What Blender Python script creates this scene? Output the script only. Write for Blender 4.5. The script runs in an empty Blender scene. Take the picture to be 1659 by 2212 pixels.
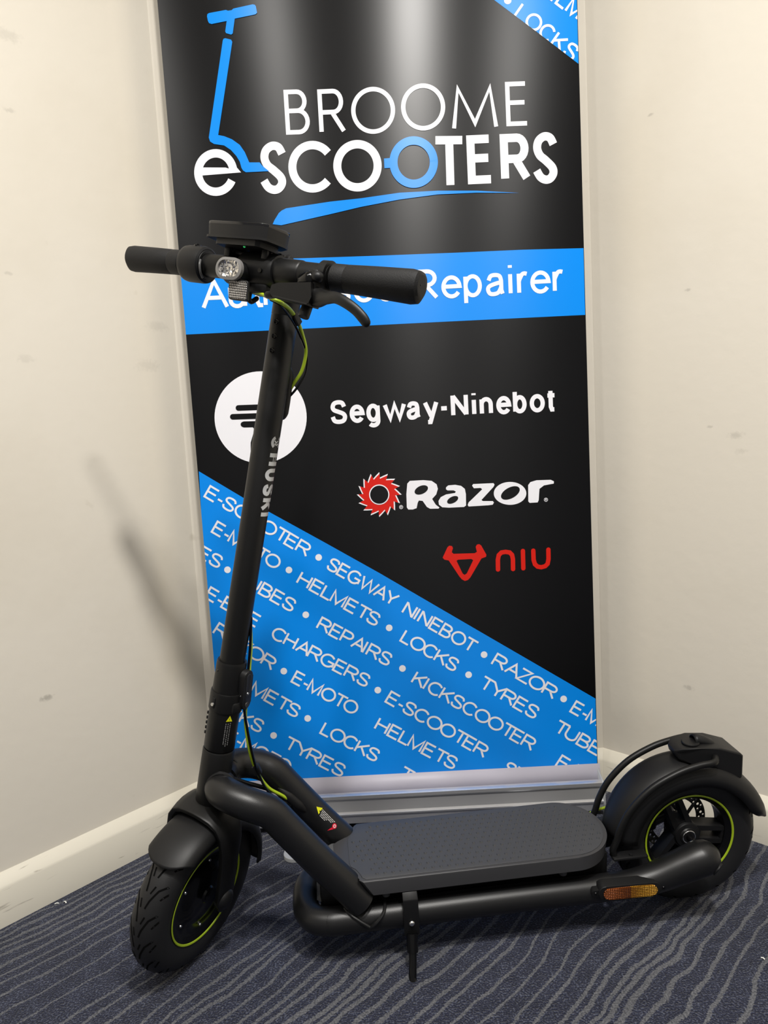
import bpy, bmesh, math, random
from mathutils import Vector, Matrix
from mathutils.geometry import tessellate_polygon
from math import sin, cos, pi, radians as R
random.seed(7)
scn = bpy.context.scene
C = scn.collection

# ------------------------------------------------------------------ camera
CAM_H = 0.865
F_PX, CX, CY = 1533.0, 829.5, 1106.0            # focal length in pixels of the 1659x2212 frame
AX = ((0.998418454068027, -0.0562191299862537, 0.0),                      # world X, Y, Z axes seen from the camera
      (-0.005944507438177294, -0.10557093160410112, 0.9943940070372306),
      (-0.05590396593917774, -0.9928213272406223, -0.10573816136305919))
cam_d = bpy.data.cameras.new('camera'); cam = bpy.data.objects.new('camera', cam_d); C.objects.link(cam)
M3 = Matrix(AX)
cm = Matrix.Identity(4)
for i, v in enumerate((M3 @ Vector((1, 0, 0)), M3 @ Vector((0, -1, 0)), M3 @ Vector((0, 0, -1)))):
    for r in range(3): cm[r][i] = v[r]
cm[2][3] = CAM_H
cam.matrix_world = cm
cam_d.sensor_fit = 'VERTICAL'; cam_d.sensor_height = 36.0; cam_d.sensor_width = 27.0
cam_d.lens = 36.0 * F_PX / 2212.0
cam_d.clip_start = 0.02
scn.camera = cam

# ------------------------------------------------------------------ colour management, world, lamps
vs = scn.view_settings
vs.view_transform = 'Standard'; vs.look = 'None'; vs.exposure = 0.04; vs.gamma = 1.0; vs.use_curve_mapping = False
w = bpy.data.worlds.new('world'); scn.world = w; w.use_nodes = True
bg = w.node_tree.nodes['Background']; bg.inputs[0].default_value = (1.0, 0.97, 0.93, 1); bg.inputs[1].default_value = 0.27
CEIL = 2.70
def lamp(name, x, y, power, size, col=(1.0, 0.97, 0.925)):
    l = bpy.data.lights.new(name, 'AREA'); l.shape = 'DISK'; l.size = size; l.energy = power; l.color = col
    o = bpy.data.objects.new(name, l); C.objects.link(o); o.location = (x, y, CEIL - 0.03)
    return o
lamp('ceiling_lamp', 0.23, -0.02, 46, 0.15)
lamp('ceiling_lamp', 0.72, -0.42, 22, 0.16)
lamp('ceiling_lamp', -0.36, -0.20, 17, 0.12)
lamp('ceiling_lamp', -0.92, -0.25, 9, 0.11)

# ------------------------------------------------------------------ helpers
V = Vector
def px_on_y(u, v, Y):                     # photo pixel -> point on the vertical plane y = Y
    r = M3 @ V(((u - CX) / F_PX, (v - CY) / F_PX, 1.0)); t = Y / r.y
    return V((r.x * t, Y, CAM_H + r.z * t))
FR = {}                                   # world frame of every object that can be a parent
def obj(name, bm, mat, parent=None, frame=None, angle=35, mods=None):
    me = bpy.data.meshes.new(name)
    if name.endswith('_print'):                                         # flat print on the sheet: every face looks out of the sheet
        bm.normal_update()
        for f_ in bm.faces:
            if f_.normal.y > 0: f_.normal_flip()
    else: bmesh.ops.recalc_face_normals(bm, faces=bm.faces[:])
    bm.to_mesh(me); bm.free()
    for m in (mat if isinstance(mat, (list, tuple)) else [mat]): me.materials.append(m)
    if not name.endswith('_print'): me.shade_smooth(); me.set_sharp_from_angle(angle=R(angle))
    o = bpy.data.objects.new(name, me); C.objects.link(o)
    fr = frame if frame is not None else (FR[parent.name] if parent else Matrix.Identity(4))
    if parent:
        o.parent = parent; o.matrix_basis = FR[parent.name].inverted() @ fr
    else: o.matrix_basis = fr
    FR[o.name] = fr
    for t, kw in (mods or []):
        m = o.modifiers.new(t.lower(), t)
        for k, v in kw.items(): setattr(m, k, v)
    return o
def empty(name, frame, label, cat, group=None):
    o = bpy.data.objects.new(name, None); C.objects.link(o); o.matrix_basis = frame; FR[o.name] = frame
    o.empty_display_size = 0.1; o['label'] = label; o['category'] = cat
    if group: o['group'] = group
    return o
def struct(name, bm, mat, angle=35):
    o = obj(name, bm, mat, angle=angle); o['kind'] = 'structure'; return o
def catmull(pts, n=8):
    pts = [V(p) for p in pts]; out = []
    for i in range(len(pts) - 1):
        p0 = pts[max(i - 1, 0)]; p1 = pts[i]; p2 = pts[i + 1]; p3 = pts[min(i + 2, len(pts) - 1)]
        for k in range(n):
            t = k / n
            out.append(0.5 * ((2 * p1) + (p2 - p0) * t + (2 * p0 - 5 * p1 + 4 * p2 - p3) * t * t + (3 * p1 - p0 - 3 * p2 + p3) * t ** 3))
    out.append(pts[-1]); return out
def tube(bm, pts, rad, seg=16, cap='flat', flat=1.0, up=None):
    pts = [V(p) for p in pts]; n = len(pts)
    rr = rad if isinstance(rad, (list, tuple)) else [rad] * n
    if len(rr) != n:
        rr = [rr[min(int(i * (len(rr) - 1) / (n - 1)), len(rr) - 2)] * (1 - (i * (len(rr) - 1) / (n - 1)) % 1 if i < n - 1 else 0) +
              rr[min(int(i * (len(rr) - 1) / (n - 1)), len(rr) - 2) + 1] * ((i * (len(rr) - 1) / (n - 1)) % 1 if i < n - 1 else 1) for i in range(n)]
    T = [(pts[min(i + 1, n - 1)] - pts[max(i - 1, 0)]).normalized() for i in range(n)]
    a = up if up is not None else (V((0, 0, 1)) if abs(T[0].z) < 0.9 else V((1, 0, 0)))
    a = V(a); nn = (a - T[0] * a.dot(T[0])).normalized(); rings = []
    if cap == 'round':
        ext = []
        for k in (3, 2, 1): ext.append((pts[0] - T[0] * rr[0] * sin(k * pi / 7), rr[0] * cos(k * pi / 7), T[0]))
        body = [(p, r, t) for p, r, t in zip(pts, rr, T)]
        end = [(pts[-1] + T[-1] * rr[-1] * sin(k * pi / 7), rr[-1] * cos(k * pi / 7), T[-1]) for k in (1, 2, 3)]
        body = ext + body + end
    else: body = list(zip(pts, rr, T))
    for p, r, t in body:
        nn = (nn - t * nn.dot(t)).normalized(); b = t.cross(nn)
        rings.append([bm.verts.new(p + (nn * cos(2 * pi * k / seg) + b * flat * sin(2 * pi * k / seg)) * r) for k in range(seg)])
    for A, B in zip(rings, rings[1:]):
        for k in range(seg): bm.faces.new((A[k], A[(k + 1) % seg], B[(k + 1) % seg], B[k]))
    if cap: bm.faces.new(rings[0][::-1]); bm.faces.new(rings[-1])
    return bm
def lathe(bm, prof, o=(0, 0, 0), ax=(0, 0, 1), seg=32, closed=False, a0=0.0, a1=2 * pi):
    o = V(o); ax = V(ax).normalized(); x = ax.orthogonal().normalized() if abs(ax.x) > 0.9 or abs(ax.y) < 0.9 else V((1, 0, 0))
    if abs(ax.y) > 0.9: x = V((1, 0, 0))
    x = (x - ax * x.dot(ax)).normalized(); y = ax.cross(x); full = abs(a1 - a0 - 2 * pi) < 1e-6
    n = seg if full else seg + 1; rings = []
    for k in range(n):
        a = a0 + (a1 - a0) * k / seg; d = x * cos(a) + y * sin(a)
        rings.append([bm.verts.new(o + ax * h + d * r) for r, h in prof])
    for k in range(seg):
        A, B = rings[k], rings[(k + 1) % n]
        for i in range(len(prof) - (0 if closed else 1)):
            j = (i + 1) % len(prof)
            try: bm.faces.new((A[i], A[j], B[j], B[i]))
            except ValueError: pass
    bmesh.ops.remove_doubles(bm, verts=bm.verts[:], dist=1e-6)
    return bm
def prism(bm, poly, z0, z1, bevel=0.0, top=None, mat=0, basis=None):
    f = basis or (lambda x, y, z: V((x, y, z)))
    top = top or poly
    A = [bm.verts.new(f(p[0], p[1], z0)) for p in poly]; B = [bm.verts.new(f(p[0], p[1], z1)) for p in top]; n = len(poly)
    fs = [bm.faces.new(A[::-1]), bm.faces.new(B)] + [bm.faces.new((A[i], A[(i + 1) % n], B[(i + 1) % n], B[i])) for i in range(n)]
    for q in fs: q.material_index = mat
    if bevel:
        es = [e for e in fs[1].edges]
        bmesh.ops.bevel(bm, geom=es, offset=bevel, segments=3, affect='EDGES', profile=0.5)
    return bm
def box(bm, c, s, bevel=0.0, rot=None, seg=2):
    m = Matrix.Translation(V(c)) @ (rot.to_4x4() if rot else Matrix.Identity(4)) @ Matrix.Diagonal((s[0], s[1], s[2], 1))
    r = bmesh.ops.create_cube(bm, size=1.0, matrix=m)
    if bevel:
        es = list({e for v in r['verts'] for e in v.link_edges})
        bmesh.ops.bevel(bm, geom=es, offset=bevel, segments=seg, affect='EDGES', profile=0.5)
    return bm
def ball(bm, c, r, s=(1, 1, 1), u=16, v=10):
    bmesh.ops.create_uvsphere(bm, u_segments=u, v_segments=v, radius=r, matrix=Matrix.Translation(V(c)) @ Matrix.Diagonal((s[0], s[1], s[2], 1)))
    return bm
def rrect(w_, h_, r, n=6):
    out = []
    for cx, cy, a in ((w_ / 2 - r, h_ / 2 - r, 0), (-w_ / 2 + r, h_ / 2 - r, 90), (-w_ / 2 + r, -h_ / 2 + r, 180), (w_ / 2 - r, -h_ / 2 + r, 270)):
        for k in range(n + 1): out.append((cx + r * cos(R(a + 90 * k / n)), cy + r * sin(R(a + 90 * k / n))))
    return out
B = bmesh.new

# ------------------------------------------------------------------ materials
def mat(name, col, rough=0.5, metal=0.0, spec=0.5, coat=0.0, noise=None, bump=None, aniso=0.0, tangent=None, emit=None):
    """noise = (scale, amount): value variation; bump = (scale, distance, detail)"""
    m = bpy.data.materials.new(name); m.use_nodes = True; nt = m.node_tree; p = nt.nodes['Principled BSDF']
    p.inputs['Base Color'].default_value = (*col, 1); p.inputs['Roughness'].default_value = rough; p.inputs['Metallic'].default_value = metal
    p.inputs['Specular IOR Level'].default_value = spec; p.inputs['Coat Weight'].default_value = coat
    p.inputs['Anisotropic'].default_value = aniso
    tc = nt.nodes.new('ShaderNodeTexCoord')
    if tangent:
        t = nt.nodes.new('ShaderNodeCombineXYZ'); [setattr(t.inputs[i], 'default_value', tangent[i]) for i in range(3)]; nt.links.new(t.outputs[0], p.inputs['Tangent'])
    if noise:
        n = nt.nodes.new('ShaderNodeTexNoise'); n.inputs['Scale'].default_value = noise[0]; n.inputs['Detail'].default_value = 4
        nt.links.new(tc.outputs['Object'], n.inputs['Vector'])
        mr = nt.nodes.new('ShaderNodeMapRange'); mr.inputs[1].default_value = 0.25; mr.inputs[2].default_value = 0.75
        mr.inputs[3].default_value = 1 - noise[1]; mr.inputs[4].default_value = 1 + noise[1]; nt.links.new(n.outputs[0], mr.inputs[0])
        mx = nt.nodes.new('ShaderNodeMix'); mx.data_type = 'RGBA'; mx.blend_type = 'MULTIPLY'; mx.inputs[0].default_value = 1
        mx.inputs[6].default_value = (*col, 1); nt.links.new(mr.outputs[0], mx.inputs[7]); nt.links.new(mx.outputs[2], p.inputs['Base Color'])
    if bump:
        n = nt.nodes.new('ShaderNodeTexNoise'); n.inputs['Scale'].default_value = bump[0]; n.inputs['Detail'].default_value = bump[2]
        nt.links.new(tc.outputs['Object'], n.inputs['Vector'])
        b = nt.nodes.new('ShaderNodeBump'); b.inputs['Strength'].default_value = 1.0; b.inputs['Distance'].default_value = bump[1]
        nt.links.new(n.outputs[0], b.inputs['Height']); nt.links.new(b.outputs[0], p.inputs['Normal'])
    if emit:
        p.inputs['Emission Color'].default_value = (*emit[0], 1); p.inputs['Emission Strength'].default_value = emit[1]
    return m
def srgb(r, g, b): return tuple(((c / 255) / 12.92 if c / 255 <= 0.04045 else ((c / 255 + 0.055) / 1.055) ** 2.4) for c in (r, g, b))

M_BLACK = mat('powder_coat_black', srgb(16, 16, 16), 0.42, 0.0, 0.32, bump=(1400, 0.00006, 2))
M_TUBE = mat('frame_coat_charcoal', srgb(22, 22, 23), 0.38, 0.1, 0.5, bump=(1100, 0.0001, 2))
M_PLASTIC = mat('moulded_plastic_black', srgb(19, 19, 20), 0.46, bump=(900, 0.00004, 2), spec=0.32)
M_GLOSS = mat('gloss_black', srgb(9, 9, 10), 0.16, spec=0.32)
M_DARK = mat('dark_recess', srgb(9, 9, 10), 0.5)
M_RUBBER = mat('tyre_rubber', srgb(30, 30, 31), 0.5, bump=(500, 0.0001, 3), spec=0.4)
M_GROOVE = mat('tyre_groove', srgb(5, 5, 5), 0.9, spec=0.1)
M_GRIP = mat('grip_rubber', srgb(22, 22, 23), 0.62, bump=(700, 0.0003, 3), spec=0.32)
M_DECK = mat('deck_plastic_grey', srgb(58, 58, 60), 0.45)
M_MAT = mat('deck_mat_rubber', srgb(60, 61, 64), 0.5)
M_LIME = mat('lime_green', srgb(160, 185, 35), 0.4)
M_STEEL = mat('bright_steel', (0.75, 0.75, 0.74), 0.25, 1.0)
M_DISC = mat('brake_disc_steel', (0.10, 0.10, 0.10), 0.35, 0.8)
M_ALU = mat('anodised_aluminium', (0.72, 0.72, 0.73), 0.30, 0.8)
M_FOOT = mat('grey_foot_steel', srgb(168, 170, 172), 0.45, 0.2)
M_LEAD = mat('banner_leader_film', srgb(184, 181, 194), 0.45)
M_LOGO = mat('silver_print', srgb(205, 207, 208), 0.35, 0.2)
M_YEL = mat('warning_yellow', srgb(225, 225, 20), 0.5)
M_WTXT = mat('white_print', srgb(215, 215, 215), 0.5)
M_RED = mat('red_print', srgb(225, 25, 55), 0.5)
M_TAIL = mat('tail_lens_red', srgb(120, 14, 16), 0.15)
M_GREEN = mat('glint_green', (0.02, 0.25, 0.06), 0.3, emit=((0.05, 0.6, 0.15), 0.6))  # self-lit green, stands in for a faint reflection
# printed banner film: satin, drawn vertically so that lamps smear into streaks
BAN = dict(rough=0.29, spec=0.32, aniso=0.9, tangent=(0.0, 0.0, 1.0))
M_BBLK = mat('banner_black', srgb(5, 5, 7), **BAN)
M_BBLU = mat('banner_blue', srgb(0, 142, 246), **BAN)
M_BWHT = mat('banner_white', srgb(244, 244, 250), **BAN)
M_BRED = mat('banner_red', srgb(216, 28, 12), **BAN)
M_BEDGE = mat('banner_edge_white', srgb(235, 235, 235), 0.5)

def wall_mat(marks):
    m = mat('cream_wall_paint', srgb(226, 219, 205), 0.55, spec=0.3); nt = m.node_tree; p = nt.nodes['Principled BSDF']
    tc = nt.nodes.new('ShaderNodeTexCoord')
    n1 = nt.nodes.new('ShaderNodeTexNoise'); n1.inputs['Scale'].default_value = 2.2; n1.inputs['Detail'].default_value = 5
    n2 = nt.nodes.new('ShaderNodeTexNoise'); n2.inputs['Scale'].default_value = 45; n2.inputs['Detail'].default_value = 6
    n3 = nt.nodes.new('ShaderNodeTexNoise'); n3.inputs['Scale'].default_value = 14; n3.inputs['Detail'].default_value = 3
    for n in (n1, n2, n3): nt.links.new(tc.outputs['Object'], n.inputs['Vector'])
    cr = nt.nodes.new('ShaderNodeValToRGB'); e = cr.color_ramp.elements
    e[0].position = 0.22; e[0].color = (*srgb(217, 209, 193), 1); e[1].position = 0.5; e[1].color = (*srgb(226, 219, 205), 1)
    nt.links.new(n1.outputs[0], cr.inputs[0])
    # scattered grey scuffs
    s = nt.nodes.new('ShaderNodeValToRGB'); q = s.color_ramp.elements; q[0].position = 0.73; q[0].color = (1, 1, 1, 1); q[1].position = 0.80; q[1].color = (0.86, 0.85, 0.83, 1)
    nt.links.new(n3.outputs[0], s.inputs[0])
    mx = nt.nodes.new('ShaderNodeMix'); mx.data_type = 'RGBA'; mx.blend_type = 'MULTIPLY'; mx.inputs[0].default_value = 1
    nt.links.new(cr.outputs[0], mx.inputs[6]); nt.links.new(s.outputs[0], mx.inputs[7]); out = mx.outputs[2]
    n4 = nt.nodes.new('ShaderNodeTexNoise'); n4.inputs['Scale'].default_value = 160; n4.inputs['Detail'].default_value = 4; nt.links.new(tc.outputs['Object'], n4.inputs['Vector'])
    for c, r_, k_ in marks:                                            # rubbed grey marks in the paint
        ds_ = nt.nodes.new('ShaderNodeVectorMath'); ds_.operation = 'SUBTRACT'; ds_.inputs[1].default_value = c; nt.links.new(tc.outputs['Object'], ds_.inputs[0])
        sc_ = nt.nodes.new('ShaderNodeVectorMath'); sc_.operation = 'MULTIPLY'; sc_.inputs[1].default_value = (1 / r_, 1 / r_, 2.2 / r_); nt.links.new(ds_.outputs[0], sc_.inputs[0])
        ln_ = nt.nodes.new('ShaderNodeVectorMath'); ln_.operation = 'LENGTH'; nt.links.new(sc_.outputs[0], ln_.inputs[0])
        ad = nt.nodes.new('ShaderNodeMath'); ad.operation = 'MULTIPLY_ADD'; ad.inputs[1].default_value = 1.6; nt.links.new(n4.outputs[0], ad.inputs[0]); nt.links.new(ln_.outputs['Value'], ad.inputs[2])
        mr = nt.nodes.new('ShaderNodeMapRange'); mr.interpolation_type = 'SMOOTHSTEP'; mr.inputs[1].default_value = 1.0; mr.inputs[2].default_value = 1.9; mr.inputs[3].default_value = k_; mr.inputs[4].default_value = 0.0; nt.links.new(ad.outputs[0], mr.inputs[0])
        mm = nt.nodes.new('ShaderNodeMix'); mm.data_type = 'RGBA'; mm.inputs[7].default_value = (*srgb(120, 115, 105), 1); nt.links.new(mr.outputs[0], mm.inputs[0]); nt.links.new(out, mm.inputs[6]); out = mm.outputs[2]
    nt.links.new(out, p.inputs['Base Color'])
    b = nt.nodes.new('ShaderNodeBump'); b.inputs['Strength'].default_value = 0.3; b.inputs['Distance'].default_value = 0.0015
    nt.links.new(n2.outputs[0], b.inputs['Height']); nt.links.new(b.outputs[0], p.inputs['Normal'])
    return m
def skirting_mat():
    m = mat('skirting_gloss_paint', srgb(222, 216, 200), 0.35); nt = m.node_tree; p = nt.nodes['Principled BSDF']
    tc = nt.nodes.new('ShaderNodeTexCoord'); mp = nt.nodes.new('ShaderNodeMapping'); mp.inputs['Scale'].default_value = (14, 14, 120)
    mp.inputs['Rotation'].default_value = (0.25, 0.2, 0)
    n = nt.nodes.new('ShaderNodeTexNoise'); n.inputs['Scale'].default_value = 1.0; n.inputs['Detail'].default_value = 5; n.inputs['Distortion'].default_value = 0.6
    nt.links.new(tc.outputs['Object'], mp.inputs[0]); nt.links.new(mp.outputs[0], n.inputs['Vector'])
    cr = nt.nodes.new('ShaderNodeValToRGB'); e = cr.color_ramp.elements
    e[0].position = 0.66; e[0].color = (*srgb(222, 216, 200), 1); e[1].position = 0.76; e[1].color = (*srgb(160, 152, 138), 1)
    nt.links.new(n.outputs[0], cr.inputs[0]); nt.links.new(cr.outputs[0], p.inputs['Base Color'])
    return m
M_SKIRT = skirting_mat()
def carpet_mat():
    m = bpy.data.materials.new('navy_striped_carpet'); m.use_nodes = True; nt = m.node_tree; p = nt.nodes['Principled BSDF']
    N = nt.nodes.new; Lk = nt.links.new
    p.inputs['Roughness'].default_value = 0.95; p.inputs['Specular IOR Level'].default_value = 0.1
    p.inputs['Sheen Weight'].default_value = 0.15; p.inputs['Sheen Roughness'].default_value = 0.5
    tc = N('ShaderNodeTexCoord'); sep = N('ShaderNodeSeparateXYZ'); Lk(tc.outputs['Object'], sep.inputs[0])
    def math_(op, a, b=None, c=None):
        n = N('ShaderNodeMath'); n.operation = op
        for i, x in enumerate((a, b, c)):
            if x is None: continue
            if isinstance(x, (int, float)): n.inputs[i].default_value = x
            else: Lk(x, n.inputs[i])
        return n.outputs[0]
    def noise(scale, detail, vec=None, dist=0.0):
        n = N('ShaderNodeTexNoise'); n.inputs['Scale'].default_value = scale; n.inputs['Detail'].default_value = detail; n.inputs['Distortion'].default_value = dist
        Lk(vec or tc.outputs['Object'], n.inputs['Vector']); return n.outputs[0]
    th = R(46)
    v = math_('ADD', math_('MULTIPLY', sep.outputs[0], -sin(th)), math_('MULTIPLY', sep.outputs[1], cos(th)))
    v = math_('MULTIPLY_ADD', math_('SUBTRACT', noise(2.6, 1), 0.5), 0.075, v)
    v = math_('MULTIPLY_ADD', math_('SUBTRACT', noise(13, 1), 0.5), 0.022, v)
    v = math_('MULTIPLY_ADD', math_('SUBTRACT', noise(240, 2), 0.5), 0.007, v)
    lines = [(-.30, 7), (-.26, 6), (-.21, 5), (-.16, 7), (-.13, 8), (-.10, 7), (-.06, 5), (-.02, 5), (.03, 6), (.065, 7), (.09, 8), (.115, 9), (.14, 8), (.17, 6), (.205, 5),
             (.24, 5), (.285, 5), (.32, 6), (.354, 6), (.381, 7), (.41, 7), (.4356, 9), (.4504, 8), (.4627, 8), (.485, 7), (.5023, 7), (.531, 5), (.556, 6), (.591, 5), (.624, 5),
             (.655, 5), (.673, 6), (.7063, 7), (.7319, 8), (.7602, 9), (.775, 8), (.789, 8), (.812, 8), (.8355, 7), (.854, 7), (.877, 6), (.905, 6), (.9366, 6), (.9528, 6), (.9723, 6),
             (1.0, 5), (1.0395, 5), (1.066, 4), (1.089, 5), (1.1425, 4), (1.18, 4), (1.2164, 5), (1.245, 5), (1.265, 5), (1.29, 6), (1.3152, 6), (1.334, 6), (1.352, 6), (1.372, 6), (1.392, 6)]
    lines.sort(); masks = []
    for k in range(0, len(lines), 15):
        ch = lines[k:k + 15]; lo = ch[0][0] - 0.02; hi = ch[-1][0] + 0.02
        cr = N('ShaderNodeValToRGB'); cr.color_ramp.interpolation = 'CONSTANT'; el = cr.color_ramp.elements
        el.remove(el[1]); el[0].position = 0.0; el[0].color = (0, 0, 0, 1)
        for c, wd in ch:
            hw = wd * 0.0005
            a = el.new((c - hw - lo) / (hi - lo)); a.color = (1, 1, 1, 1); b = el.new((c + hw - lo) / (hi - lo)); b.color = (0, 0, 0, 1)
        Lk(math_('DIVIDE', math_('SUBTRACT', v, lo), hi - lo), cr.inputs[0]); masks.append(cr.outputs[0])
    mk = masks[0]
    for x in masks[1:]: mk = math_('MAXIMUM', mk, x)
    # flecked navy pile
    f1 = noise(330, 3); f2 = noise(38, 4); f3 = noise(5, 2)
    cr = N('ShaderNodeValToRGB'); e = cr.color_ramp.elements
    e[0].position = 0.38; e[0].color = (*srgb(19, 22, 36), 1); e[1].position = 0.68; e[1].color = (*srgb(88, 94, 112), 1)
    md = e.new(0.53); md.color = (*srgb(34, 38, 58), 1)
    Lk(math_('ADD', math_('MULTIPLY', f1, 0.8), math_('MULTIPLY', f2, 0.2)), cr.inputs[0])
    cg = N('ShaderNodeValToRGB'); e = cg.color_ramp.elements
    e[0].position = 0.36; e[0].color = (*srgb(62, 64, 70), 1); e[1].position = 0.66; e[1].color = (*srgb(108, 109, 114), 1); Lk(f1, cg.inputs[0])
    mx = N('ShaderNodeMix'); mx.data_type = 'RGBA'; Lk(mk, mx.inputs[0]); Lk(cr.outputs[0], mx.inputs[6]); Lk(cg.outputs[0], mx.inputs[7])
    m2 = N('ShaderNodeMix'); m2.data_type = 'RGBA'; m2.blend_type = 'MULTIPLY'; m2.inputs[0].default_value = 1
    mr = N('ShaderNodeMapRange'); mr.inputs[1].default_value = 0.3; mr.inputs[2].default_value = 0.7; mr.inputs[3].default_value = 0.85; mr.inputs[4].default_value = 1.12; Lk(f3, mr.inputs[0])
    Lk(mx.outputs[2], m2.inputs[6]); Lk(mr.outputs[0], m2.inputs[7]); Lk(m2.outputs[2], p.inputs['Base Color'])
    b = N('ShaderNodeBump'); b.inputs['Strength'].default_value = 1.0; b.inputs['Distance'].default_value = 0.004; Lk(f1, b.inputs['Height']); Lk(b.outputs[0], p.inputs['Normal'])
    return m
M_CARPET = carpet_mat()

# ------------------------------------------------------------------ the room: a corner cut off by a narrow wall
C1 = V((-0.438, 1.602)); C2 = V((0.492, 1.627))                     # where the narrow back wall meets the side walls
DL = V((-0.67, -0.742)).normalized(); DR = V((0.699, -0.715)).normalized()
L1 = C1 + DL * 2.6; R1 = C2 + DR * 2.6; T = 0.10
def wall(name, a, b):
    d = (b - a).normalized(); n = V((-d.y, d.x))                    # n points out of the room
    if n.y < 0: n = -n
    prism_pts = [a, b, b + n * T, a + n * T]
    struct(name, prism(B(), prism_pts, 0, CEIL), M_WALL)
def on_wall(u, v, P, D):
    r = M3 @ V(((u - CX) / F_PX, (v - CY) / F_PX, 1.0)); n = V((-D.y, D.x)); t = P.dot(n) / V((r.x, r.y)).dot(n); return V((r.x * t, r.y * t, CAM_H + r.z * t))
M_WALL = wall_mat([(on_wall(u, v, C1, DL), r, k) for u, v, r, k in ((100, 1507, .016, .45), (20, 238, .012, .2), (18, 590, .01, .2), (340, 705, .03, .12), (320, 790, .035, .12), (55, 775, .02, .12), (15, 75, .03, .15))] +
                  [(on_wall(u, v, C2, DR), r, k) for u, v, r, k in ((1487, 1486, .014, .3), (1590, 940, .018, .22), (1486, 626, .008, .3), (1405, 248, .008, .3), (1534, 922, .008, .25), (1600, 975, .015, .12))])
wall('wall_left', C1, L1); wall('wall_right', C2, R1)
bm = B(); prism(bm, [C1, C2, C2 + V((0.03, 0.12)), C1 + V((-0.03, 0.12))], 0, CEIL); struct('wall_back', bm, M_WALL)
floor_poly = [(-2.6, -1.6), (2.8, -1.6), (2.8, 0.2), R1 + V((0.1, 0.05)), C2 + V((0.05, 0.1)), C1 + V((-0.05, 0.1)), L1 + V((-0.1, 0.05)), (-2.6, 0.2)]
struct('floor', prism(B(), floor_poly, -0.05, 0), M_CARPET)
struct('ceiling', prism(B(), floor_poly, CEIL, CEIL + 0.05), mat('ceiling_white', srgb(235, 233, 228), 0.8))
SK = 0.019; nl = V((0.742, -0.67)); nr = V((-0.715, -0.699)); nb = V((0.027, -1)).normalized()
def skirting(name, a, b, n, ma=0.0, mb=0.0):
    d = (b - a).normalized(); bm = B()
    prof = [(0.0, 0), (SK, 0), (SK, 0.072), (SK - 0.003, 0.077), (0.003, 0.094), (0.0, 0.096)]
    A = [bm.verts.new(V((*(a + n * t + d * (t * ma)), z))) for t, z in prof]; Bv = [bm.verts.new(V((*(b + n * t - d * (t * mb)), z))) for t, z in prof]
    k = len(prof)
    for i in range(k): bm.faces.new((A[i], A[(i + 1) % k], Bv[(i + 1) % k], Bv[i]))
    bm.faces.new(A[::-1]); bm.faces.new(Bv)
    struct(name, bm, M_SKIRT)
skirting('baseboard_left', C1, L1, nl, 0.41); skirting('baseboard_right', C2, R1, nr, 0.41); skirting('baseboard_back', C1, C2, nb, 0.41, 0.41)

# ------------------------------------------------------------------ stroke lettering
def arc(cx, cy, rx, ry, a0, a1, n=12): return [(cx + rx * cos(R(a0 + (a1 - a0) * k / n)), cy + ry * sin(R(a0 + (a1 - a0) * k / n))) for k in range(n + 1)]
def spl(pts, n=6): return [(p.x, p.y) for p in catmull([(x, y, 0) for x, y in pts], n)]
S_UP = spl([(.93, .76), (.80, .95), (.5, 1.0), (.19, .94), (.07, .76), (.17, .61), (.5, .51), (.84, .40), (.96, .25), (.84, .06), (.5, 0), (.16, .06), (.03, .27)])
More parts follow.
